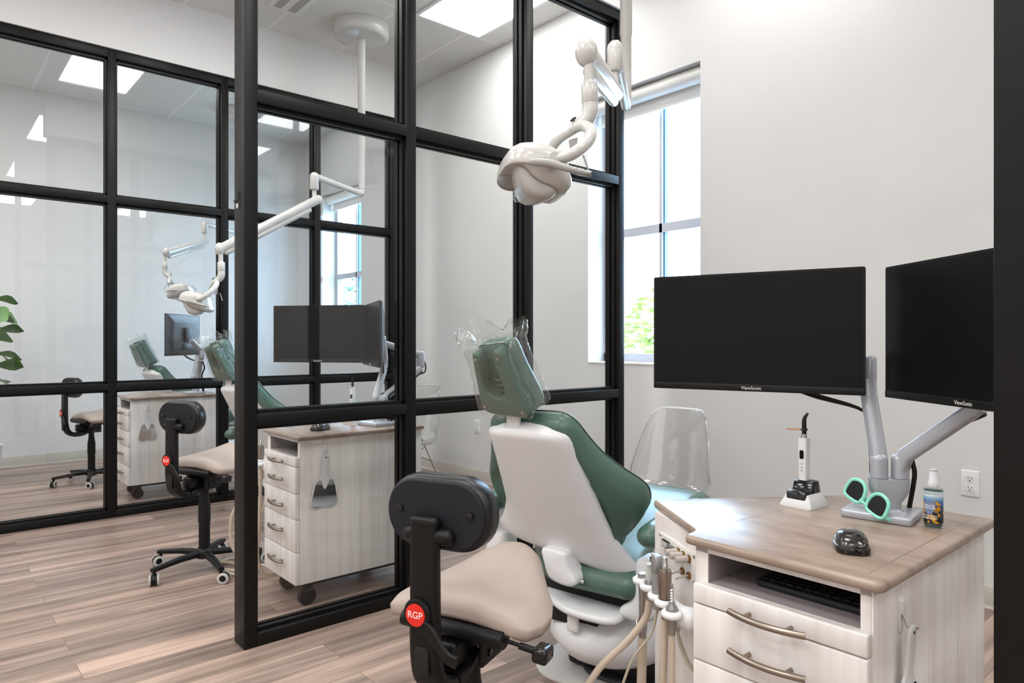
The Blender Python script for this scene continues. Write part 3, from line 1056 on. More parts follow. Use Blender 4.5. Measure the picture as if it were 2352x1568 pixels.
        cs = part('caster', MB().cyl(c + Vector((0, 0, 0.028)) - w * 0.018, c + Vector((0, 0, 0.028)) + w * 0.018, 0.026, seg=20).cyl(e + Vector((0, 0, 0.045)), e + Vector((0, 0, 0.075)), 0.008), black_m, leg)
        AX = axis_m(c + Vector((0, 0, 0.028)), w)
        mb = MB()
        for sg in (-1, 1):
            mb.lathe([(0.016, 0.0225 * sg), (0.026, 0.0225 * sg), (0.0282, 0.0205 * sg), (0.0282, 0.016 * sg), (0.026, 0.014 * sg), (0.016, 0.0155 * sg), (0.016, 0.0225 * sg)], AX, 20, False, False)
        part('wheel_rim', mb, grey_white_m, leg, label='pale grey rims')
    return root


stool = make_stool('beige saddle stool with black backrest in front of the nearest dental chair', (-1.345, 1.034, 0), math.radians(23))
copy_thing(stool, 'beige saddle stool standing to the left of the black partition post', (-3.80, 1.15, 0), math.radians(27))
copy_thing(stool, 'saddle stool seen side-on behind the far left glass', (-6.76, 1.13, 0), math.radians(14))

# ------------------------------------------------------------------ treatment cart
CX, CY = -0.69, 1.60
A = Vector((-0.872 - CX, 1.318 - CY, 0))          # front end of the slanted face
DV = Vector((-0.872, 0.49, 0)).normalized()
NN = Vector((-0.49, -0.872, 0)).normalized()


def FP(s, o, z):
    p = A + DV * s + NN * o
    return Vector((p.x, p.y, z))


def cl(x, y):
    return (x - CX, y - CY)


def bow_handle(c, L=0.158):
    """Bowed bar pull; c its middle on the drawer face (faces -y)."""
    r = []
    for i in range(13):
        t = -1 + 2 * i / 12
        r.append((c[0] + t * L / 2, c[1] - 0.017 - 0.016 * (1 - t * t), c[2]))
    mb = MB().tube(r, 0.0066, 12)
    for t in (-0.55, 0.55):
        mb.cyl((c[0] + t * L / 2, c[1] + 0.001, c[2]), (c[0] + t * L / 2, c[1] - 0.017 - 0.016 * (1 - t * t), c[2]), 0.0045, seg=10)
    return mb


def make_cart(label, loc):
    root = thing('treatment_cart', label, 'cart', loc)
    Bp = FP(0.267, 0, 0)
    foot = [cl(-0.505, 1.282), cl(-0.505, 1.925), cl(-0.835, 1.905), (Bp.x, Bp.y), (A.x, A.y), cl(-0.868, 1.282)]
    mb = MB().prism(foot, 0.115, 0.683)
    # walls round the open shelf
    z0, z1 = 0.683, 0.76
    mb.b2((cl(-0.523, 0)[0], cl(0, 1.282)[1], z0), (cl(-0.505, 0)[0], cl(0, 1.7)[1], z1))
    mb.b2((cl(-0.868, 0)[0], cl(0, 1.282)[1], z0), (cl(-0.838, 0)[0], cl(0, 1.7)[1], z1))
    mb.prism([cl(-0.505, 1.69), cl(-0.505, 1.925), cl(-0.835, 1.905), (Bp.x, Bp.y), (A.x, A.y), cl(-0.868, 1.30), cl(-0.838, 1.33), cl(-0.838, 1.69)], z0, z1)
    mb.b2((cl(-0.868, 0)[0], cl(0, 1.282)[1], 0.747), (cl(-0.505, 0)[0], cl(0, 1.30)[1], z1))
    part('cabinet_body', mb, wood_m, root)
    mb = MB().b2((cl(-0.838, 0)[0], cl(0, 1.284)[1], z0), (cl(-0.523, 0)[0], cl(0, 1.69)[1], z0 + 0.0015))
    mb.b2((cl(-0.8385, 0)[0], cl(0, 1.284)[1], z0), (cl(-0.8365, 0)[0], cl(0, 1.69)[1], 0.747))
    mb.b2((cl(-0.5245, 0)[0], cl(0, 1.284)[1], z0), (cl(-0.5225, 0)[0], cl(0, 1.69)[1], 0.747))
    mb.b2((cl(-0.838, 0)[0], cl(0, 1.686)[1], z0), (cl(-0.523, 0)[0], cl(0, 1.689)[1], 0.755))
    sh = part('shelf_liner', mb, shelf_m, root, label='mauve grey lining of the open shelf')
    part('shelf_lock', MB().cyl((cl(-0.838, 0)[0], cl(0, 1.42)[1], 0.728), (cl(-0.83, 0)[0], cl(0, 1.42)[1], 0.728), 0.008), brass_m, sh)
    part('rear_panel', MB().b2((cl(-0.507, 0)[0], cl(0, 1.741)[1], 0.115), (cl(-0.501, 0)[0], cl(0, 1.925)[1], 0.76), bev=0.001), wood_m, root)
    part('side_panel', MB().b2((cl(-0.507, 0)[0], cl(0, 1.283)[1], 0.115), (cl(-0.501, 0)[0], cl(0, 1.735)[1], 0.76), bev=0.001), wood_m, root)
    # drawers
    for z0, z1, zh in ((.642, .683, .660), (.522, .639, .580), (.407, .519, .463), (.260, .404, .350), (.115, .257, .205)):
        d = part('drawer', MB().b2((cl(-0.862, 0)[0], cl(0, 1.262)[1], z0), (cl(-0.503, 0)[0], cl(0, 1.281)[1], z1), bev=0.003), wood_m, root)
        part('drawer_handle', bow_handle((cl(-0.686, 0)[0], cl(0, 1.262)[1], zh - 0.006)), nickel_m, d)
    # worktop
    top = [cl(-0.478, 1.262), cl(-0.478, 1.935), cl(-0.83, 1.925), cl(-1.14, 1.484), cl(-0.893, 1.314), cl(-0.887, 1.262)]
    rnd = []
    m = len(top)
    for i in range(m):
        p0, p1, p2 = Vector(top[i - 1]), Vector(top[i]), Vector(top[(i + 1) % m])
        r = 0.018 if i != 4 else 0.012
        a = p1 + (p0 - p1).normalized() * r
        b = p1 + (p2 - p1).normalized() * r
        for j in range(5):
            t = j / 4
            rnd.append(tuple(a * (1 - t) ** 2 + p1 * 2 * t * (1 - t) + b * t * t))
    wt = part('worktop', MB().prism(rnd, 0.76, 0.78, bev=0.007), counter_m, root, 50)
    part('edge_groove', MB().b2((cl(-0.519, 0)[0], cl(0, 1.30)[1], 0.7795), (cl(-0.5165, 0)[0], cl(0, 1.90)[1], 0.7803)), counteredge_m, wt)
    p = Vector(cl(-0.835, 1.89))
    q = Vector(cl(-1.1, 1.515))
    d = (q - p).normalized()
    nq = Vector((-d.y, d.x)) * 0.0012
    part('edge_groove', MB().prism([tuple(p + nq), tuple(q + nq), tuple(q - nq), tuple(p - nq)], 0.7795, 0.7803), counteredge_m, wt)
    # control plate on the slanted face
    FMx = mx(A, DV, (0, 0, 1), NN)         # x along the face (front to back), y up, z out
    pl = part('control_plate', MB().prism(rrect(0.198, 0.07, 0.003, 3, 0.131, 0.683), 0.0, 0.004, FMx, bev=0.0, bevtop=0.0015), panel_m, root)
    for a, b in ((0.038, 0.712), (0.224, 0.712), (0.038, 0.654), (0.224, 0.654)):
        part('screw', MB().lathe([(0.004, 0.004), (0.0035, 0.006), (0.001, 0.0065)], FMx @ Matrix.Translation((a, b, 0)), 10), chrome_m, pl)
    g = part('gauge', MB().prism(rrect(0.04, 0.018, 0.004, 3, 0.186, 0.699), 0.004, 0.010, FMx, bevtop=0.002), blackgloss_m, pl)
    part('gauge_face', MB().prism(rrect(0.034, 0.012, 0.001, 2, 0.186, 0.699), 0.010, 0.0105, FMx), grey_white_m, g)
    part('gauge_card', MB().prism(rrect(0.042, 0.009, 0.001, 2, 0.18, 0.682), 0.004, 0.0045, FMx), grey_white_m, pl)
    part('toggle', MB().cyl(FMx @ Vector((0.146, 0.701, 0.004)), FMx @ Vector((0.146, 0.707, 0.02)), 0.003, 0.006, 10), dullmetal_m, pl)
    for a in (0.118, 0.092, 0.063):
        k = part('control_knob', MB().cyl(FMx @ Vector((a, 0.700, 0.009)), FMx @ Vector((a, 0.700, 0.038)), 0.0085, 0.0078, 18), knob_m, pl)
        part('collar', MB().cyl(FMx @ Vector((a, 0.700, 0.004)), FMx @ Vector((a, 0.700, 0.0095)), 0.0095, seg=18), brass_m, k)
    for a in (0.094, 0.062):
        k = part('toggle_valve', MB().cyl(FMx @ Vector((a, 0.662, 0.004)), FMx @ Vector((a, 0.662, 0.009)), 0.0085, seg=18), brass_m, pl)
        part('valve_lever', MB().tube(spline([FMx @ Vector((a, 0.662, 0.008)), FMx @ Vector((a, 0.661, 0.02)), FMx @ Vector((a + 0.008, 0.654, 0.035))], 5), (0.0028, 0.0025, 0.003), 8), knob_m, k)
    # instrument holder bar
    hb = part('holder_bar', MB().tube(spline([FP(0.01, 0.0, 0.575), FP(0.01, 0.03, 0.585), FP(0.03, 0.048, 0.592), FP(0.10, 0.05, 0.602), FP(0.19, 0.05, 0.606)], 6), [0.024, 0.026, 0.022, 0.014, 0.012], 16), white_m, root)
    for s, zc in ((0.008, 0.600), (0.045, 0.612), (0.083, 0.612), (0.131, 0.617), (0.176, 0.617)):
        pts = []
        for i in range(11):
            a = math.radians(20 + 320 * i / 10)
            pts.append(FP(s + 0.0165 * math.sin(a), 0.072 - 0.0165 * math.cos(a), zc))
        part('instrument_clip', MB().tube(pts, 0.0085, 10).tube([FP(s, 0.05, zc), FP(s, 0.058, zc)], 0.01, 10), white_m, hb)
    # casters
    for x, y in ((-0.56, 1.34), (-0.81, 1.36), (-0.56, 1.86), (-0.86, 1.80)):
        c = Vector(cl(x, y) + (0,))
        part('caster', MB().cyl(c + Vector((-0.014, 0, 0.04)), c + Vector((0.014, 0, 0.04)), 0.04, seg=22).box(c + Vector((0, 0, 0.09)), (0.05, 0.05, 0.05), bev=0.012), black_m, root)
    part('undercarriage', MB().b2((cl(-0.84, 0)[0], cl(0, 1.33)[1], 0.098), (cl(-0.52, 0)[0], cl(0, 1.9)[1], 0.116)), gasket_m, root)
    return root


C1 = (CX, CY, 0)
C2 = (CX - 2.43, CY + 0.01, 0)
C3 = (CX - 5.28, CY - 0.06, 0)
cart = make_cart('whitewashed wood cart with taupe worktop in the right foreground', C1)
copy_thing(cart, 'whitewashed wood cart with five drawers behind the near glass partition', C2)
copy_thing(cart, 'farthest whitewashed cart, behind the far partition glass', C3)


# ------------------------------------------------------------------ instruments hanging on the cart
def hose(pts, r, parent, m=hose_m):
    return part('hose', MB().tube(spline(pts, 10), r, 12), m, parent)


def instrument(label, cat, name, s, group=None):
    p = Vector(C1) + FP(s, 0.072, 0)
    return thing(name, label, cat, (p.x, p.y, 0)), FP(s, 0.072, 0)


def rel(o, s, off, z):
    return FP(s, off, z) - o


inst = []
t, o = instrument('low-speed motor with a ribbed steel spindle, frontmost on the instrument holder', 'dental instrument', 'slow_handpiece', 0.008)
hb = part('handpiece_body', MB().lathe([(0.008, 0.555), (0.008, 0.585), (0.0125, 0.592), (0.0135, 0.606), (0.012, 0.616), (0.006, 0.624), (0.006, 0.627)], ID, 20), dullmetal_m, t)
part('spindle', MB().lathe([(0.0045, 0.626)] + [q for i in range(5) for q in ((0.005, 0.628 + i * 0.006), (0.0025, 0.631 + i * 0.006))] + [(0.003, 0.658), (0.0035, 0.662), (0.002, 0.666)], ID, 14), chrome_m, hb)
hose([(0, 0, 0.557), (0, 0, 0.45), rel(o, 0.005, 0.075, 0.3), rel(o, 0.005, 0.085, 0.15), rel(o, 0.02, 0.065, 0.06), rel(o, 0.05, 0.01, 0.045), rel(o, 0.07, -0.03, 0.08)], 0.0065, t)
inst.append(t)
t, o = instrument('stout steel cylinder handpiece, second along the instrument holder', 'dental instrument', 'motor_handpiece', 0.045)
hb = part('handpiece_body', MB().lathe([(0.0075, 0.572), (0.008, 0.59), (0.0085, 0.618), (0.014, 0.622), (0.0145, 0.634), (0.0138, 0.640), (0.0145, 0.645), (0.0148, 0.683), (0.0142, 0.686), (0.006, 0.687)], ID, 22), nickel_m, t)
part('spindle', MB().lathe([(0.0075, 0.687), (0.0075, 0.695), (0.0065, 0.696), (0.0065, 0.712), (0.005, 0.714)], ID, 16), chrome_m, hb)
hose([(0, 0, 0.574), rel(o, 0.048, 0.075, 0.45), rel(o, 0.05, 0.08, 0.3), rel(o, 0.048, 0.088, 0.15), rel(o, 0.06, 0.065, 0.06), rel(o, 0.08, 0.01, 0.045), rel(o, 0.1, -0.03, 0.08)], 0.0085, t)
inst.append(t)
t, o = instrument('grey wedge-headed handpiece with a round cap, third along the instrument holder', 'dental instrument', 'air_water_syringe', 0.083)
hb = part('handpiece_body', MB().lathe([(0.0125, 0.583), (0.0135, 0.59), (0.0145, 0.62), (0.0145, 0.668)], ID, 18).prism([(-0.013, 0.668), (0.013, 0.668), (0.017, 0.70), (0.012, 0.708), (-0.012, 0.708), (-0.017, 0.70)], -0.0125, 0.0125, mx((0, 0, 0), DV, (0, 0, 1), NN), bev=0.004), mat('grey_handpiece', '#9b9a9c', 0.35, metal=0.4), t)
part('syringe_cap', MB().lathe([(0.0105, 0), (0.0105, 0.006), (0.006, 0.009), (0.003, 0.007)], axis_m(DV * 0.012 + NN * 0.004 + Vector((0, 0, 0.697)), DV + NN * 0.6), 18), chrome_m, hb)
hose([(0, 0, 0.585), rel(o, 0.095, 0.085, 0.52), rel(o, 0.115, 0.13, 0.44), rel(o, 0.13, 0.16, 0.30), rel(o, 0.135, 0.14, 0.12), rel(o, 0.13, 0.03, 0.05), rel(o, 0.13, -0.03, 0.09)], 0.0032, t, hose_grey_m)
inst.append(t)
t, o = instrument('suction valve with a pale grey tip, fourth along the instrument holder', 'dental instrument', 'suction_valve', 0.131)
hb = part('valve_body', MB().lathe([(0.0085, 0.585), (0.0095, 0.6), (0.0125, 0.615), (0.012, 0.628), (0.010, 0.634)], ID, 18), dullmetal_m, t)
part('valve_tip', MB().lathe([(0.0105, 0.634), (0.0112, 0.64), (0.0095, 0.652), (0.007, 0.658), (0.007, 0.668), (0.0075, 0.671), (0.0045, 0.671)], ID, 18, cap1=True), mat('pale_grey_tip', '#b4b6b0', 0.5), hb)
part('valve_lever', MB().tube([DV * 0.01 + NN * 0.012 + Vector((0, 0, 0.634)), -DV * 0.008 + NN * 0.016 + Vector((0, 0, 0.622))], 0.0022, 8), chrome_m, hb)
hose([(0, 0, 0.588), rel(o, 0.138, 0.08, 0.54), rel(o, 0.155, 0.12, 0.48), rel(o, 0.18, 0.19, 0.40), rel(o, 0.2, 0.24, 0.28), rel(o, 0.21, 0.22, 0.12), rel(o, 0.19, 0.06, 0.045), rel(o, 0.17, -0.03, 0.09)], 0.0085, t)
inst.append(t)
t, o = instrument('long steel saliva ejector valve, last along the instrument holder beside the dental chair', 'dental instrument', 'saliva_ejector', 0.176)
hb = part('valve_body', MB().lathe([(0.009, 0.475), (0.010, 0.488), (0.012, 0.502), (0.011, 0.514), (0.008, 0.53), (0.0085, 0.57), (0.0105, 0.618), (0.0115, 0.631), (0.0105, 0.635), (0.006, 0.6355)], ID, 18), dullmetal_m, t)
part('valve_lever', MB().tube([DV * 0.012 + NN * 0.01 + Vector((0, 0, 0.517)), -DV * 0.006 + NN * 0.015 + Vector((0, 0, 0.498))], 0.0028, 8), chrome_m, hb)
hose([(0, 0, 0.478), rel(o, 0.178, 0.074, 0.36), rel(o, 0.18, 0.08, 0.2), rel(o, 0.18, 0.075, 0.08), rel(o, 0.18, 0.01, 0.05), rel(o, 0.18, -0.03, 0.09)], 0.0115, t)
inst.append(t)
t = thing('clear_tubing', 'pair of thin clear tubes looping under the instrument holder', 'tubing', C1)
for k in (0, 1):
    part('tube', MB().tube(spline([FP(0.055 - 0.03 * k, 0.045, 0.585), FP(0.05 - 0.022 * k, 0.045, 0.56), FP(0.034 - 0.004 * k, 0.04 + 0.006 * k, 0.53), FP(0.012 - 0.004 * k, 0.03 + 0.006 * k, 0.49), FP(-0.004 - 0.003 * k, 0.012 + 0.003 * k, 0.46)], 6), 0.0028, 8), hose_grey_m, t)
for k, lb in ((1, 'steel cylinder handpiece hanging beside the drawers of the cart behind the near glass'), (3, 'suction valve with a long beige hose on the cart behind the near glass')):
    src = inst[k]
    copy_thing(src, lb, (src.location.x - 2.43, src.location.y + 0.01, 0))
for lb, px, py, rx in (('coil of beige hose on the floor beside the second stool', -3.70, 1.28, 0.155),):
    pts = []
    for i in range(61):
        a = i / 60 * 2 * PI * 2.6
        k = 1 - 0.25 * i / 60
        pts.append((rx * k * math.cos(a) + 0.02 * math.sin(a * 0.4), 0.085 * k * math.sin(a), 0.008 + 0.012 * (i / 60) + 0.004 * math.sin(a * 1.7)))
    pts += [(0.03 + rx * 0.5, 0.03, 0.06), (0.07 + rx * 0.5, 0.04, 0.2), (0.09 + rx * 0.5, 0.1, 0.4), (0.1 + rx * 0.5, 0.13, 0.52)]
    o = part('hose_coil', MB().tube(spline(pts, 2), 0.0065, 8), hose_m)
    o.location = (px, py, 0)
    tag(o, lb, 'hose')

# ------------------------------------------------------------------ monitors and their stands
SX, SY = -0.655, 1.765


def make_stand(label, loc, A2=(-0.716, 1.80, 1.075), B2=(-0.462, 1.748, 1.062), MA=(-0.978, 1.727, 1.215), MB_=(-0.423, 1.663, 1.21), VA=(-0.86, 1.80, 1.17), VB=None):
    SX, SY = loc[0], loc[1]
    dx_ = SX + 0.655
    root = thing('monitor_stand', label, 'monitor stand', loc)

    def w(x, y, z):
        return Vector((x + 0.655, y - 1.765, z - 0.78))

    def wt(p):
        return Vector((p[0] - SX, p[1] - SY, p[2] - 0.78))
    M = Matrix.Translation((-0.012, -0.012, 0)) @ Matrix.Rotation(math.radians(8), 4, 'Z')
    part('base_plate', MB().prism(rrect(0.152, 0.13, 0.01, 4), 0, 0.018, M, bev=0.004), silver_m, root)
    rr = []
    R_ = Matrix.Rotation(math.radians(38), 4, 'Z')
    for z, a, b, rad in ((0.018, 0.062, 0.055, 0.02), (0.022, 0.05, 0.046, 0.018), (0.034, 0.05, 0.046, 0.018), (0.055, 0.078, 0.048, 0.018), (0.064, 0.084, 0.05, 0.018), (0.092, 0.088, 0.05, 0.018)):
        rr.append([R_ @ Vector((px, py, z)) for px, py in rrect(a, b, rad, 5)])
    part('column', MB().skin(rr), silver_m, root, 30)
    sec = rrect(0.034, 0.035, 0.011, 4)
    a0 = w(-0.672, 1.752, 0.873)
    a1 = w(-0.672, 1.752, 0.918)
    a2 = wt(A2)
    part('lower_arm', MB().lathe([(0.0195, 0), (0.0195, 0.044), (0.0185, 0.05), (0.014, 0.056), (0.006, 0.059)], Matrix.Translation(a0), 20).sweep([a1 + Vector((0, 0, -0.03)), a1 + (a2 - a1) * 0.08, a1 + (a2 - a1) * 0.95, a2 + Vector((-0.002, 0.002, 0.03))], sec, (0.6, -0.6, 0.4)), silver_m, root)
    part('upper_arm', MB().box(a2 + Vector((-0.002, 0.004, 0.05)), (0.036, 0.036, 0.08), Matrix.Identity(4), bev=0.01).sweep([a2 + Vector((0, 0.004, 0.07)), wt(VA), wt(MA)] if VA else [a2 + Vector((0, 0.004, 0.07)), wt(MA)], sec, (0.2, 0.3, 1)), silver_m, root)
    b0 = w(-0.636, 1.782, 0.873)
    b1 = w(-0.636, 1.782, 0.918)
    b2 = wt(B2)
    part('lower_arm', MB().lathe([(0.0195, 0), (0.0195, 0.044), (0.0185, 0.05), (0.014, 0.056), (0.006, 0.059)], Matrix.Translation(b0), 20).sweep([b1 + Vector((0.0, 0.0, -0.025)), b1 + (b2 - b1) * 0.08 + Vector((0, 0, 0.0)), b2], sec, (0, 0, 1)), silver_m, root)
    part('upper_arm', MB().box(b2 + Vector((0.0, 0.004, 0.045)), (0.036, 0.036, 0.09), Matrix.Identity(4), bev=0.01).sweep([b2 + Vector((0, 0, 0.07)), wt(VB), wt(MB_)] if VB else [b2 + Vector((0, 0, 0.07)), wt(MB_)], sec, (0.3, 0.3, 0.3)), silver_m, root)
    mb = MB()
    for k in (0, 1):
        o2 = Vector((0.004 * k, 0, 0.006 * k))
        mb.tube(spline([wt(MA) + Vector((0, 0, -0.1)) + o2, (wt(MA) + a2) * 0.5 + Vector((0, 0, -0.085)) + o2, a2 + Vector((-0.016, 0.01, -0.05)), a2 + Vector((-0.008, 0.02, -0.11)), w(-0.70, 1.775, 0.92), w(-0.70, 1.79, 0.86), w(-0.66, 1.815, 0.82), w(-0.655, 1.82, 0.785)], 6), 0.004, 8)
    part('cable', mb, gasket_m, root)
    part('cable', MB().tube(spline([b2 + Vector((0.005, 0.012, -0.02)), b1 + (b2 - b1) * 0.5 + Vector((0.0, 0.035, 0.0)), w(-0.612, 1.80, 0.93), w(-0.612, 1.805, 0.88), w(-0.63, 1.82, 0.79)], 6), 0.0055, 8), gasket_m, root)
    return root


def make_monitor(label, loc, rot):
    """Origin at the middle of the front face; faces local -y."""
    root = thing('computer_monitor', label, 'monitor', loc, rot)
    FM = mx((0, 0, 0), (1, 0, 0), (0, 0, 1), (0, -1, 0))
    rr = [[FM @ Vector((px, py, z)) for px, py in rrect(w_, h_, r_, 4)] for w_, h_, r_, z in ((.54, .315, .005, 0.0), (.54, .315, .005, -.012), (.53, .305, .008, -.017), (.44, .225, .02, -.033), (.40, .19, .02, -.037))]
    bz = part('housing', MB().skin(rr), monback_m, root)
    part('bezel', MB().prism(rrect(0.541, 0.316, 0.005, 3), -0.004, 0.0005, FM), bezel_m, bz)
    part('chin', MB().prism(rrect(0.541, 0.0175, 0.004, 3, 0, -0.1492), 0.0005, 0.0022, FM, bevtop=0.001), bezel_m, bz)
    part('screen', MB().prism(rrect(0.53, 0.291, 0.001, 2, 0, 0.0065), 0.0005, 0.001, FM), screen_m, root)
    lettering('maker_lettering', 'ViewSonic', 0.0125, FM @ Matrix.Translation((0, -0.1492, 0.0023)), lettering_m, root)
    part('mount_plate', MB().box((0, 0.044, 0), (0.1, 0.016, 0.11), bev=0.004), black_m, root)
    mb = MB().box((0, 0.03, -0.09), (0.15, 0.02, 0.05), bev=0.004)
    part('port_panel', mb, black_m, root)
    return root


mon = make_monitor('wide black monitor facing the viewer above the nearest cart', (-0.962, 1.674, 1.2255), math.radians(16.7))
copy_thing(mon, 'black monitor at the right edge, cut off by the dark post', (-0.457, 1.62, 1.2225), math.radians(-38))
copy_thing(mon, 'black monitor facing the viewer behind the near glass partition', (-3.575, 1.68, 1.242), math.radians(36.9))
copy_thing(mon, 'monitor seen almost edge-on behind the near glass partition', (-3.09, 1.735, 1.235), math.radians(-21))
copy_thing(mon, 'monitor showing its grey back, above the farthest cart', (-5.70, 1.56, 1.25), math.radians(-40.9))
copy_thing(mon, 'dark monitor edge just left of the grey-backed monitor above the farthest cart', (-6.2, 1.60, 1.25), math.radians(-22))
st = make_stand('silver two-armed monitor stand on the nearest cart', (SX, SY, 0.78))
make_stand('silver two-armed monitor stand on the cart behind the near glass partition', (SX - 2.40, SY, 0.78), (-3.15, 1.845, 1.05), (-3.06, 2.01, 1.06), (-3.07, 1.79, 1.22), (-3.61, 1.725, 1.225), None, (-3.36, 1.93, 1.2))
t = thing('monitor_cable', 'short black cable loop showing just right of the middle post of the near partition', 'cable', (-3.13, 2.037, 1.0))
part('cable', MB().tube(spline([(0.06, -0.2, 0.14), (0.03, -0.08, 0.11), (-0.03, 0.01, 0.115), (0.03, 0.02, 0.10), (0.055, 0.02, 0.064), (0.03, 0.02, 0.03), (-0.03, -0.02, 0.03), (-0.09, -0.12, 0.02)], 6), 0.004, 8), gasket_m, t)
copy_thing(st, 'silver two-armed monitor stand on the farthest cart', (SX - 5.2, SY - 0.06, 0.78))

# ------------------------------------------------------------------ small things on the nearest cart


def make_dock(label, loc, rot):
    root = thing('charging_dock', label, 'charging dock', loc, rot)
    rr = []
    for z, a, b in ((0.0, 0.084, 0.094), (0.004, 0.086, 0.096), (0.026, 0.066, 0.078), (0.034, 0.060, 0.072)):
        rr.append([Vector((px, py, z)) for px, py in rrect(a, b, 0.008, 4)])
    part('dock_base', MB().skin(rr), white_m, root)
    mb = MB().prism([(-0.041, 0.014), (-0.041, 0.036), (-0.036, 0.041), (-0.012, 0.041), (-0.006, 0.06), (0.0, 0.064), (0.026, 0.064), (0.036, 0.034), (0.036, 0.014)], -0.026, 0.026, mx((0, 0, 0), (0, 1, 0), (0, 0, 1), (1, 0, 0)), bev=0.003)
    part('dock_cradle', mb, blackgloss_m, root)
    part('front_insert', MB().prism([(-0.022, 0.036), (-0.018, 0.009), (0.018, 0.009), (0.022, 0.036)], 0.0, 0.006, mx((0, -0.036, 0), (1, 0, 0), (0, 0.3, 0.954), (0, -0.954, 0.3)), bev=0.001), blackgloss_m, root)
    return root


def make_curing_light(label, loc, rot):
    root = thing('curing_light', label, 'curing light', loc, rot)
    rr = []
    for z, a, b in ((0.0, 0.021, 0.023), (0.05, 0.022, 0.024), (0.10, 0.023, 0.025), (0.108, 0.0235, 0.025)):
        rr.append([Vector((px, py, z)) for px, py in rrect(a, b, 0.005, 4)])
    b = part('light_body', MB().skin(rr), white_m, root)
    F = mx((0, -0.0122, 0), (1, 0, 0), (0, 0, 1), (0, -1, 0))
    part('display', MB().prism(rrect(0.011, 0.022, 0.003, 4, 0, 0.066), -0.001, 0.0008, F), screen_m, b)
    for z, r in ((0.044, 0.003), (0.034, 0.0025), (0.026, 0.0025)):
        part('button', MB().lathe([(r, -0.001), (r, 0.0012), (r * 0.6, 0.0016)], F @ Matrix.Translation((0, z, 0)), 12), grey_white_m, b)
    part('collar', MB().lathe([(0.008, 0.108), (0.007, 0.113), (0.0065, 0.118)], ID, 16), chrome_m, root)
    part('light_guide', MB().tube(spline([(0, 0, 0.115), (0, 0, 0.14), (0.0, 0, 0.152), (0.003, 0, 0.162), (0.010, 0, 0.172)], 6), [0.0058, 0.0058, 0.0055, 0.0045, 0.003], 14), blackgloss_m, root)
    part('eye_shield', MB().lathe([(0.001, 0), (0.028, 0.0), (0.028, 0.0016), (0.001, 0.0016)], Matrix.Translation((-0.02, 0.0, 0.128)) @ Matrix.Rotation(math.radians(-3), 4, 'Y') @ Matrix.Diagonal((1.0, 0.75, 1, 1)), 30), orange_m, root)
    part('shield_clip', MB().lathe([(0.008, 0.127), (0.009, 0.128), (0.009, 0.131), (0.008, 0.132)], ID, 14), blackgloss_m, root)
    return root


DK = (-0.842, 1.722, 0.78)
dr = math.radians(-3)
dock = make_dock('white and black charging dock at the back of the nearest worktop', DK, dr)
cur = make_curing_light('white curing light with orange shield standing in the black dock', (DK[0] - 0.004, DK[1] + 0.008, DK[2] + 0.064), dr)
copy_thing(dock, 'white and black charging dock on the cart behind the near glass', (-3.30, 1.74, 0.78), math.radians(30))
copy_thing(cur, 'white curing light with orange shield behind the near glass partition', (-3.304, 1.748, 0.844), math.radians(30))


def make_mouse(label, loc, rot):
    root = thing('computer_mouse', label, 'mouse', loc, rot)
    rr = []
    for y, w_, h in ((-0.05, 0.030, 0.018), (-0.047, 0.044, 0.024), (-0.035, 0.056, 0.033), (-0.01, 0.062, 0.040), (0.015, 0.060, 0.038), (0.035, 0.056, 0.031), (0.047, 0.050, 0.024), (0.051, 0.040, 0.018)):
        ring = []
        for i in range(21):
            a = PI * i / 20
            cx_ = math.cos(a)
            sn = math.sin(a)
            ring.append(Vector((w_ / 2 * math.copysign(abs(cx_) ** 0.7, cx_), y, h * 0.22 + h * 0.78 * sn ** 0.7)))
        ring += [Vector((-w_ * 0.44, y, 0.0)), Vector((w_ * 0.44, y, 0.0))]
        rr.append(ring)
    b = part('mouse_shell', MB().skin(rr), mat('glossy_bronze_black', '#2a2624', 0.18, spec=0.6, coat=0.4), root, 60)
    part('mouse_skirt', MB().prism(smooth_poly([(-.024, -.047), (.024, -.047), (.0325, -.01), (.03, .03), (.02, .049), (-.02, .049), (-.03, .03), (-.0325, -.01)], 3), 0.001, 0.014, bev=0.003), blackgloss_m, b)
    lettering('maker_lettering', 'logi', 0.009, mx((0, 0.012, 0.0386), (-1, 0, 0), (0, -0.999, 0.04), (0, 0.04, 0.999)), lettering_m, b)
    return root


mouse = make_mouse('black computer mouse in the middle of the nearest worktop', (-0.603, 1.432, 0.78), math.radians(30))
copy_thing(mouse, 'black computer mouse on the cart behind the near glass', (-3.06, 1.45, 0.78), math.radians(30))


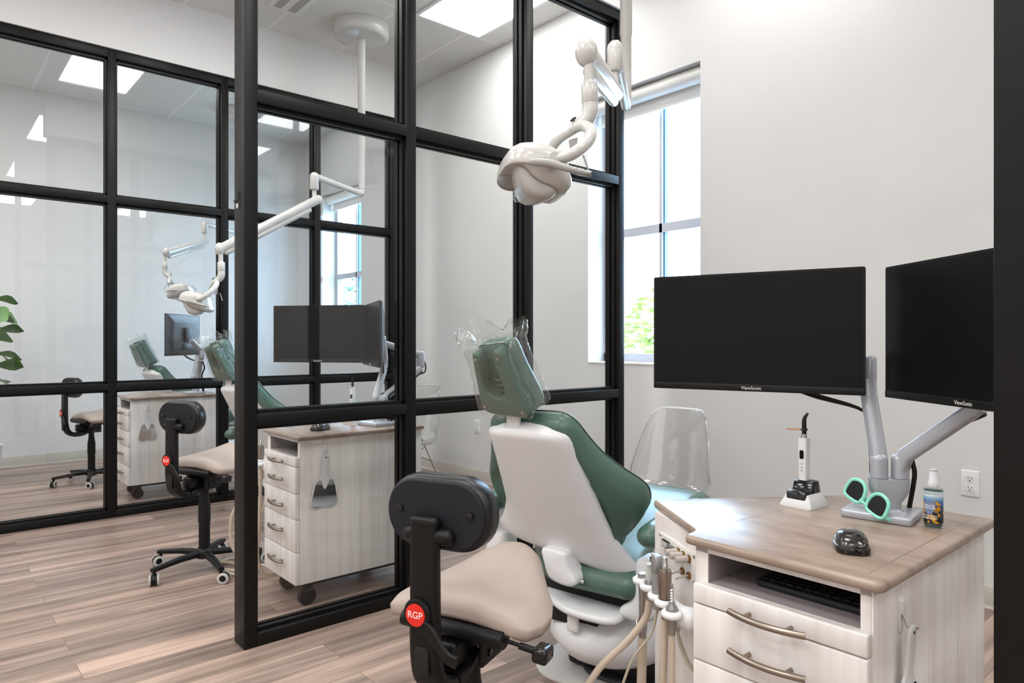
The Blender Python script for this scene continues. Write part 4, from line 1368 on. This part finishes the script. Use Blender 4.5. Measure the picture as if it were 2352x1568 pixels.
def make_mirror(label, loc):
    """Hangs against a cart side: local y across, z down from the hole, x outwards."""
    root = thing('hand_mirror', label, 'hand mirror', loc)
    half = [(0.0, .022), (.012, .018), (.017, .005), (.0165, -.02), (.016, -.05), (.019, -.075), (.032, -.09), (.047, -.103), (.055, -.13), (.061, -.16), (.067, -.19), (.065, -.21), (.05, -.225), (.028, -.228), (.012, -.222), (0, -.22)]
    out = smooth_poly(half + [(-a, b) for a, b in half[-2:0:-1]], 3)
    M = Matrix.Rotation(math.radians(5), 4, 'Y') @ mx((0, 0, 0), (0, 1, 0), (0, 0, 1), (1, 0, 0))
    part('mirror_frame', MB().prism(out, 0.0, 0.007, M, bev=0.002), white_m, root)
    for_glass = [(.02, -.097), (.032, -.096), (.043, -.107), (.05, -.132), (.056, -.162), (.062, -.19), (.06, -.207), (.047, -.219), (.028, -.222), (.012, -.217), (0, -.215), (-.012, -.217), (-.028, -.222), (-.047, -.219), (-.06, -.207), (-.062, -.19), (-.056, -.162), (-.05, -.132), (-.043, -.107), (-.032, -.096), (-.02, -.097), (-.012, -.12), (0, -.138), (.012, -.12)]
    part('mirror_glass', MB().prism(smooth_poly(for_glass, 3), 0.007, 0.0078, M), mirror_m, root)
    part('hang_hole', MB().lathe([(0.0035, 0.0069), (0.0035, 0.0076)], M @ Matrix.Translation((0, 0.008, 0)), 12), gasket_m, root)
    return root


def make_hook(label, loc):
    root = thing('adhesive_hook', label, 'hook', loc)
    M = mx((0, 0, 0), (0, 1, 0), (0, 0, 1), (1, 0, 0))
    part('hook_plate', MB().prism(smooth_poly([(-.009, .02), (.009, .02), (.009, -.01), (.006, -.04), (0, -.045), (-.006, -.04), (-.009, -.01)], 3), 0, 0.004, M, bevtop=0.0015), ghook_m, root)
    part('hook_body', MB().prism(rrect(0.016, 0.028, 0.003, 3, 0, 0.004), 0.004, 0.009, M, bevtop=0.002), ghook_m, root)
    part('hook_pin', MB().tube(spline([(0.005, 0, -0.012), (0.012, 0, -0.03), (0.022, 0.0, -0.036), (0.032, 0.002, -0.028)], 5), 0.0013, 8), chrome_m, root)
    return root


for (cx_, cy_), w_, sm in (((C1[0], C1[1]), 'side of the nearest cart at the bottom right', 1), ((C2[0], C2[1]), 'cart side behind the near glass', 1), ((C3[0], C3[1]), 'farthest cart behind the far glass', 1)):
    X = cx_ + (-0.501 - CX)
    Y = cy_ + (1.402 - CY)
    if sm == 1 and cx_ == C1[0]:
        hk = make_hook('small white adhesive hook on the ' + w_, (X, Y, 0.698))
        mi = make_mirror('white hand mirror hanging on the ' + w_, (X + 0.02, Y - 0.008, 0.655))
    else:
        copy_thing(hk, 'small white adhesive hook on the ' + w_, (X, Y, 0.71))
        copy_thing(mi, 'white hand mirror hanging on the ' + w_, (X + 0.02, Y - 0.008, 0.668))

# sunglasses leaning on the stand's foot
t = thing('sunglasses', 'mint green sunglasses with dark lenses leaning on the foot of the monitor stand', 'sunglasses', (-0.692, 1.703, 0.8), math.radians(-16))
TL = Matrix.Translation((0, 0, 0.006)) @ Matrix.Rotation(math.radians(-14), 4, 'X') @ Matrix.Rotation(math.radians(20), 4, 'Y')
lens = [(-.022, -.016), (0, -.021), (.021, -.018), (.025, -.004), (.02, .017), (.004, .025), (-.012, .022), (-.022, .008)]
for sx in (-1, 1):
    L = [(sx * (a) + sx * 0.033, b) for a, b in lens]
    if sx < 0:
        L = L[::-1]
    L = smooth_poly(L, 6)
    M = TL @ mx((0, 0, 0.024), (1, 0, 0), (0, 0, 1), (0, -1, 0))
    rim = [M @ Vector((a, b, 0.0)) for a, b in inset(L, -0.002)]
    part('lens_rim', MB().tube(rim + [rim[0]], 0.0045, 12), mint_m, t)
    part('lens', MB().prism(L, -0.001, 0.0012, M), lens_m, t)
    part('temple', MB().tube(spline([M @ Vector((sx * 0.058, -0.014, 0.0)), M @ Vector((sx * 0.066, -0.014, -0.012)), M @ Vector((sx * 0.062, -0.014, -0.02)), M @ Vector((sx * 0.01, -0.012, -0.022)), M @ Vector((-sx * 0.04, -0.008, -0.024))], 5), 0.0032, 8, flat=1.5), mint_m, t)
part('bridge', MB().tube(spline([TL @ Vector((-0.012, 0, 0.013)), TL @ Vector((0, -0.002, 0.011)), TL @ Vector((0.012, 0, 0.013))], 5), 0.0035, 8), mint_m, t)

# spray bottle
t = thing('spray_bottle', 'clear pump bottle of hand spray with an autumn label, right of the monitor stand', 'spray bottle', (-0.552, 1.742, 0.78), math.radians(14))
bt = part('bottle', MB().lathe([(0.0165, 0.0), (0.019, 0.002), (0.0195, 0.006), (0.0195, 0.086), (0.0185, 0.09), (0.011, 0.0925)], ID, 32), bottleglass_m, t)
part('liquid', MB().lathe([(0.0165, 0.003), (0.0178, 0.006), (0.0178, 0.013), (0.0005, 0.0131)], ID, 24), mat('blue_grey_liquid', '#4d5967', 0.2), bt)
part('label', MB().lathe([(0.0197, 0.0125), (0.0197, 0.083)], ID, 48, False, False), label_m, t)


def bl(name, body, size, x, z, m, **k):
    a = x / 0.0199
    M = mx((0, 0, 0), (1, 0, 0), (0, 0, 1), (0, -1, 0)) @ Matrix.Rotation(a, 4, 'Y') @ Matrix.Translation((0, z, 0.0199))
    lettering(name, body, size, M, m, t, bend=0.0199, extrude=0.00005, **k)


MED = smooth_poly([(0.0125, 0.05), (0.006, 0.062), (-0.006, 0.062), (-0.0125, 0.05), (-0.008, 0.036), (0, 0.031), (0.008, 0.036)], 4)
rr = []
for f in (1.0, 0.75, 0.5, 0.25, 0.02):
    ring = []
    for q in MED:
        a = (q[0] * f - 0.008) / 0.0198
        ring.append(Vector((math.sin(a) * 0.01982, -math.cos(a) * 0.01982, 0.048 + (q[1] - 0.048) * f)))
    rr.append(ring)
part('label_medallion', MB().skin(rr, True, False, True), mat('slate_blue_ink', '#7387a8', 0.4), t)
bl('label_lettering', 'SWEATER', 0.0056, -0.008, 0.051, whiteink_m, bold=0.00006)
bl('label_lettering', 'WEATHER', 0.0056, -0.008, 0.0455, whiteink_m, bold=0.00006)
bl('label_lettering', 'BATH & BODY WORKS', 0.0028, -0.006, 0.078, gasket_m)
bl('label_lettering', 'ANTI-BACTERIAL', 0.0042, -0.007, 0.0285, whiteink_m, bold=0.00006)
bl('label_lettering', 'HAND SPRAY', 0.0056, -0.007, 0.0225, whiteink_m, bold=0.00008)
part('pump_collar', MB().lathe([(0.0115, 0.0915), (0.0118, 0.094), (0.011, 0.104), (0.0095, 0.107), (0.0085, 0.122), (0.0078, 0.124), (0.0078, 0.127)], ID, 22), mat('translucent_white_pump', '#dcdde2', 0.3), t)
part('pump_top', MB().lathe([(0.0075, 0.126), (0.0085, 0.128), (0.0085, 0.131), (0.007, 0.132)], ID, 20), mat('clear_white_cap', '#d3d4d8', 0.25), t)


def make_keyboard(label, loc):
    root = thing('keyboard', label, 'keyboard', loc, math.radians(0))
    b = part('keyboard_body', MB().prism(rrect(0.235, 0.12, 0.012, 4), 0.0, 0.014, bev=0.004), key_m, root)
    mb = MB()
    for r in range(5):
        for c in range(12):
            mb.box((-0.104 + c * 0.0189, -0.038 + r * 0.0185, 0.0155), (0.0155, 0.0155, 0.004), bev=0.001)
    part('keys', mb, mat('matt_black_keys', '#101114', 0.6), b)
    return root


kb = make_keyboard('dark keyboard on the open shelf of the nearest cart', (-0.645, 1.40, 0.6848))
copy_thing(kb, 'dark keyboard on the open shelf of the cart behind the near glass', (-0.645 - 2.43, 1.41, 0.6848))


# ------------------------------------------------------------------ dental lights
YM = Matrix.Rotation(YAW, 4, 'Z')


def make_light(label, pole, j, e, turn=0.0):
    """pole (x, y); j the joint above the spring arm; e its far end where the lamp hangs."""
    root = thing('dental_light', label, 'dental light', (pole[0], pole[1], CEIL))
    o = Vector((pole[0], pole[1], CEIL))
    J = Vector(j) - o
    Ee = Vector(e) - o
    zb = 2.345 - CEIL
    part('ceiling_canopy', MB().lathe([(0.212, 0.0), (0.215, -0.012), (0.208, -0.08), (0.198, -0.098), (0.17, -0.106), (0.04, -0.108)], ID, 48), lampwhite_m, root)
    part('pole', MB().lathe([(0.034, -0.106), (0.034, -0.112), (0.029, -0.118), (0.029, -0.95), (0.0255, -0.955), (0.0255, zb + 0.03)], ID, 28), lampwhite_m, root)
    Jh = Vector((J.x, J.y, zb))
    d = Jh.normalized() if False else Vector((J.x, J.y, 0)).normalized()
    L = Vector((J.x, J.y, 0)).length
    arm = [Vector((0, 0, zb + 0.05)), Vector((0, 0, zb + 0.015)), d * 0.012 + Vector((0, 0, zb - 0.008)), d * 0.04 + Vector((0, 0, zb - 0.005)), d * (L * 0.5) + Vector((0, 0, zb + 0.0)), d * (L - 0.02) + Vector((0, 0, zb + 0.01))]
    part('swing_arm', MB().tube(spline(arm, 6), 0.0235, 20), lampwhite_m, root)
    top = Vector((J.x, J.y, 0))
    part('arm_joint', MB().lathe([(0.027, zb - 0.085), (0.031, zb - 0.08), (0.031, zb + 0.0), (0.028, zb + 0.02), (0.018, zb + 0.034), (0.004, zb + 0.038)], Matrix.Translation(top), 24).cyl(top + Vector((0, 0, zb - 0.16)), top + Vector((0, 0, zb - 0.08)), 0.015), lampwhite_m, root)
    j2 = top + Vector((0, 0, zb - 0.165))
    v = (Ee - j2)
    sp = part('spring_arm', MB().capsule(j2 - v.normalized() * 0.03, Ee, 0.031, 20), lampwhite_m, root)
    part('spring_tube', MB().capsule(j2 + v * 0.06 + Vector((0, 0, -0.042)), j2 + v * 0.93 + Vector((0, 0, -0.042)), 0.019, 16), lampwhite_m, sp)
    up = (Vector((0, 0, 1)) - v.normalized() * v.normalized().z).normalized()
    k = 0.001234
    YT = Matrix.Rotation(turn, 4, 'Z') @ YM

    def q(u, vv, y):
        return YT @ Vector(((u - 1347) * k, y, (122 - vv) * k)) + Ee
    part('arm_knuckle', MB().ball(Ee + Vector((0, 0, 0.002)), (0.0325, 0.0325, 0.042), seg=24), lampwhite_m, root)
    hd = part('lamp_neck', MB().cyl(q(1352, 140, 0), q(1353, 190, 0), 0.0145).lathe([(0.019, 0), (0.0235, 0.006), (0.0235, 0.058), (0.021, 0.062)], axis_m(q(1354, 188, 0), q(1355, 240, 0) - q(1354, 188, 0)), 24), lampwhite_m, root)
    part('neck_elbow', MB().tube(spline([q(1355, 238, 0), q(1355, 255, 0), q(1349, 272, 0), q(1336, 284, 0), q(1318, 293, 0)], 5), [0.022, 0.023, 0.022, 0.02, 0.016], 20), lampwhite_m, root)
    part('switch', MB().box((0, 0, 0), (0.012, 0.016, 0.004), axis_m(q(1316, 276, -0.008), q(1306, 262, -0.012) - q(1316, 276, 0))), gasket_m, root)
    part('yoke', MB().tube(spline([q(1312, 296, 0.005), q(1336, 294, -0.02), q(1350, 313, -0.06), q(1345, 342, -0.1), q(1323, 370, -0.125), q(1296, 387, -0.13), q(1268, 391, -0.12)], 6), [0.012, 0.015, 0.0165, 0.017, 0.0165, 0.015, 0.012], 16).tube(spline([q(1320, 296, 0.0), q(1288, 306, 0.05), q(1266, 326, 0.1), q(1250, 350, 0.12)], 6), [0.013, 0.0145, 0.0145, 0.012], 16), lampwhite_m, root)
    part('pivot', MB().cyl(q(1268, 391, -0.135), q(1262, 389, -0.08), 0.016), lampwhite_m, root)
    # cover: lofted along the pivot direction
    YH = Matrix.Rotation(0.19, 4, 'Z') @ YT

    def h(u, vv, y):
        return YH @ Vector(((u - 1222) * k, y, (122 - vv) * k)) + YT @ Vector(((1222 - 1347) * k, 0, 0)) + Ee
    sec = smooth_poly([(1150, 397), (1154, 372), (1166, 353), (1188, 346), (1217, 345), (1249, 352), (1275, 364), (1289, 380), (1293, 407), (1299, 424), (1298, 442), (1287, 453), (1266, 452), (1230, 442), (1204, 428), (1190, 412), (1172, 398)], 3)
    cc = (1238, 402)
    rr = []
    for y, sc_ in ((-.122, .40), (-.119, .62), (-.108, .82), (-.09, .94), (-.06, .99), (0, 1.0), (.05, 1.0), (.085, .97), (.105, .88), (.118, .68), (.121, .45)):
        f = max(0.0, min(1.0, (y - .04) / .05))
        ring = []
        for a, b in sec:
            lo = 14 * f * max(0.0, 1 - abs(a - 1180) / 55) * (1 if b > 392 else 0)
            ring.append(h(cc[0] + (a - cc[0]) * sc_, cc[1] + (b + lo - cc[1]) * sc_, y))
        rr.append(ring)
    part('lamp_cover', MB().skin(rr), lampwhite_m, root, 60)
    mod = smooth_poly([(1170, 396), (1186, 400), (1204, 422), (1232, 438), (1264, 450), (1256, 464), (1238, 471), (1214, 468), (1194, 454), (1178, 426)], 3)
    cc2 = (1216, 440)
    rr = []
    for y, sc_ in ((-.1, .62), (-.094, .84), (-.08, .96), (-.06, 1), (-.035, .98), (0, .9), (.04, .8), (.08, .6)):
        rr.append([h(cc2[0] + (a - cc2[0]) * sc_, cc2[1] + (b - cc2[1]) * sc_, y) for a, b in mod])
    hous = MATS.get('pale_grey_housing') or mat('pale_grey_housing', '#a3a2a0', 0.35)
    part('lamp_module', MB().skin(rr), mat('lamp_module_white', '#b5b4b1', 0.3) if 'lamp_module_white' not in MATS else MATS['lamp_module_white'], root, 60)
    ax = (h(1130, 442, -0.035) - h(1166, 404, 0.03)).normalized()
    M = axis_m(h(1180, 412, 0.03), ax)
    part('lamp_lens', MB().lathe([(0.04, -0.02), (0.04, 0.0), (0.034, 0.006), (0.018, 0.01), (0.001, 0.011)], M @ Matrix.Diagonal((1.2, 0.75, 1, 1)), 28), lampglass_m, root)
    part('grip_handle', MB().tube(spline([q(1211, 401, -0.14), q(1222, 402, -0.142), q(1253, 405, -0.146), q(1290, 416, -0.15), q(1325, 426, -0.152), q(1342, 428, -0.152)], 5), [0.006, 0.0105, 0.0115, 0.0095, 0.008, 0.004], 14).cyl(q(1246, 400, -0.146), q(1256, 392, -0.11), 0.009), MATS['pale_grey_housing'], root)
    part('grip_handle', MB().tube(spline([q(1180, 398, 0.14), q(1196, 398, 0.144), q(1230, 400, 0.148), q(1262, 408, 0.15)], 5), [0.005, 0.009, 0.009, 0.004], 12).cyl(q(1215, 396, 0.15), q(1222, 390, 0.1), 0.008), MATS['pale_grey_housing'], root)
    part('handle_sleeve', MB().tube(spline([q(1305, 421, -0.151), q(1325, 426, -0.152), q(1344, 430, -0.152)], 4), [0.01, 0.0095, 0.007], 12), film_m, root)
    part('lever', MB().prism([(-0.012, 0.0), (0.012, 0.006), (0.006, -0.05), (-0.004, -0.052)], -0.008, 0.008, mx(q(1318, 318, 0.02), YT @ Vector((1, 0, 0)), (0, 0, 1), YT @ Vector((0, -1, 0)))).cyl(q(1341, 352, 0.02), q(1355, 391, 0.02), 0.0028, seg=8), MATS['pale_grey_housing'], root)
    part('lamp_bulb_guard', MB().lathe([(0.012, 0), (0.014, 0.01), (0.008, 0.02)], axis_m(q(1190, 447, 0.0), (0, 0, -1)), 14), film_m, root)
    return root


make_light('white ceiling-hung dental light over the nearest dental chair', (-2.155, 2.60), (-1.78, 2.08, 2.34), (-1.335, 1.437, 2.017))
make_light('white ceiling-hung dental light with a round ceiling mount, behind the near glass', (-4.77, 2.60), (-4.54, 2.107, 2.34), (-4.635, 1.498, 1.80))
make_light('farthest white dental light, its arm showing beyond the far glass', (-7.375, 2.60), (-7.075, 2.143, 2.34), (-6.51, 1.653, 1.975), math.radians(170))


# ------------------------------------------------------------------ clear shell chairs
def make_ghost(label, loc, rot):
    """Clear moulded shell chair on wire legs; faces local -y."""
    root = thing('shell_chair', label, 'chair', loc, rot)
    rows = []
    # y, z, half width, side lift, side forward
    for y, z, hw, lift, fwd in ((-.245, .345, .17, .0, .0), (-.235, .365, .19, .004, .0), (-.15, .36, .22, .02, .0), (-.03, .335, .238, .05, .0), (.08, .315, .248, .085, -.01), (.155, .33, .25, .09, -.04), (.195, .385, .25, .06, -.085), (.215, .48, .24, .02, -.09), (.235, .60, .22, .005, -.075), (.255, .71, .19, 0, -.055), (.27, .785, .162, -.004, -.035), (.276, .81, .138, -.01, -.02)):
        r = []
        for i in range(17):
            u = -1 + i / 8
            r.append(Vector((hw * math.sin(u * PI / 2 * 0.98), y + fwd * abs(u) ** 2.2, z + lift * abs(u) ** 2.5)))
        rows.append(r)
    # smooth along the rows
    cols = [spline([r[i] for r in rows], 3) for i in range(17)]
    rows2 = [[cols[i][k] for i in range(17)] for k in range(len(cols[0]))]
    sh = part('clear_shell', MB().skin(rows2, False), acrylic_m, root, 80)
    sh.modifiers.new('thickness', 'SOLIDIFY').thickness = 0.006
    rim = [r[0] for r in rows2] + rows2[-1][1:-1] + [r[-1] for r in rows2[::-1]] + rows2[0][-2:0:-1]
    part('shell_rim', MB().tube(rim + [rim[0]], 0.0042, 8), acrylrim_m, root)
    part('seat_cushion', MB().pillow(ellipse(0.185, 0.175, 32, 0, -0.05), Matrix.Translation((0, 0, 0.352)), [(0.02, -0.006), (0.004, 0.0), (0, 0.014), (0.006, 0.024), (0.03, 0.03)], lambda x, y: 0.5 * x * x), teal_m, root, 60, label='teal vinyl cushion')
    for sx in (-1, 1):
        for y0, y1 in ((-.12, -.21), (.10, .19)):
            part('leg', MB().tube([(sx * 0.12, y0, 0.32), (sx * 0.215, y1, 0.006)], 0.0055, 8), chrome_m, root)
        part('leg_brace', MB().tube([(sx * 0.16, -.155, 0.19), (sx * 0.12, .10, 0.315)], 0.004, 8).tube([(sx * 0.16, .14, 0.19), (sx * 0.12, -.12, 0.315)], 0.004, 8), chrome_m, root)
    return root


gh = make_ghost('clear plastic shell chair against the back wall behind the nearest cart', (-2.36, 3.13, 0), math.radians(8))
copy_thing(gh, 'clear plastic shell chair with a teal cushion behind the second cart', (-4.97, 3.13, 0), math.radians(8))

# ------------------------------------------------------------------ fig tree at the left edge
t = thing('fiddle_leaf_fig', 'leafy green fiddle-leaf plant at the left edge of the picture', 'plant', (-7.31, 0.395, 0))
part('pot', MB().lathe([(0.13, 0), (0.14, 0.01), (0.17, 0.3), (0.175, 0.32), (0.155, 0.32), (0.15, 0.29)], ID, 32), pot_m, t)
part('soil', MB().lathe([(0.153, 0.27), (0.152, 0.285), (0.002, 0.29)], ID, 24), soil_m, t)
part('trunk', MB().tube(spline([(0, 0, 0.27), (0.02, 0.01, 0.7), (-0.01, 0.03, 1.2), (0.03, 0.02, 1.6)], 6), [0.018, 0.015, 0.012, 0.006], 10), bark_m, t)
mb = MB()
rnd = random.Random(11)
for i in range(34):
    h = 0.85 + 0.72 * i / 33
    a = i * 2.399
    L = rnd.uniform(0.17, 0.24)
    d = Vector((math.cos(a), math.sin(a), 0))
    st_ = Vector((0.01, 0.02, h)) + d * 0.02
    tilt = rnd.uniform(-0.35, 0.45)
    ax = (d * math.cos(tilt) + Vector((0, 0, math.sin(tilt)))).normalized()
    b0 = st_ + ax * 0.06
    side = Matrix.Rotation(rnd.uniform(-1.0, 1.0), 3, ax) @ ax.cross(Vector((0, 0, 1))).normalized()
    nn_ = side.cross(ax)
    prev = None
    for k in range(7):
        f = k / 6
        w_ = (0.34 * f ** 0.7 + 0.4 * max(0, f - 0.25)) * (1 - f ** 6) * L + 0.004
        c = b0 + ax * (L * f) - nn_ * (0.06 * f * f)
        vs = [mb.bm.verts.new(c - side * w_ + nn_ * 0.2 * w_), mb.bm.verts.new(c), mb.bm.verts.new(c + side * w_ + nn_ * 0.2 * w_)]
        if prev:
            mb.bm.faces.new((prev[0], prev[1], vs[1], vs[0]))
            mb.bm.faces.new((prev[1], prev[2], vs[2], vs[1]))
        prev = vs
    mb.tube([st_, b0], 0.003, 5)
part('foliage', mb, leaf_m, t)
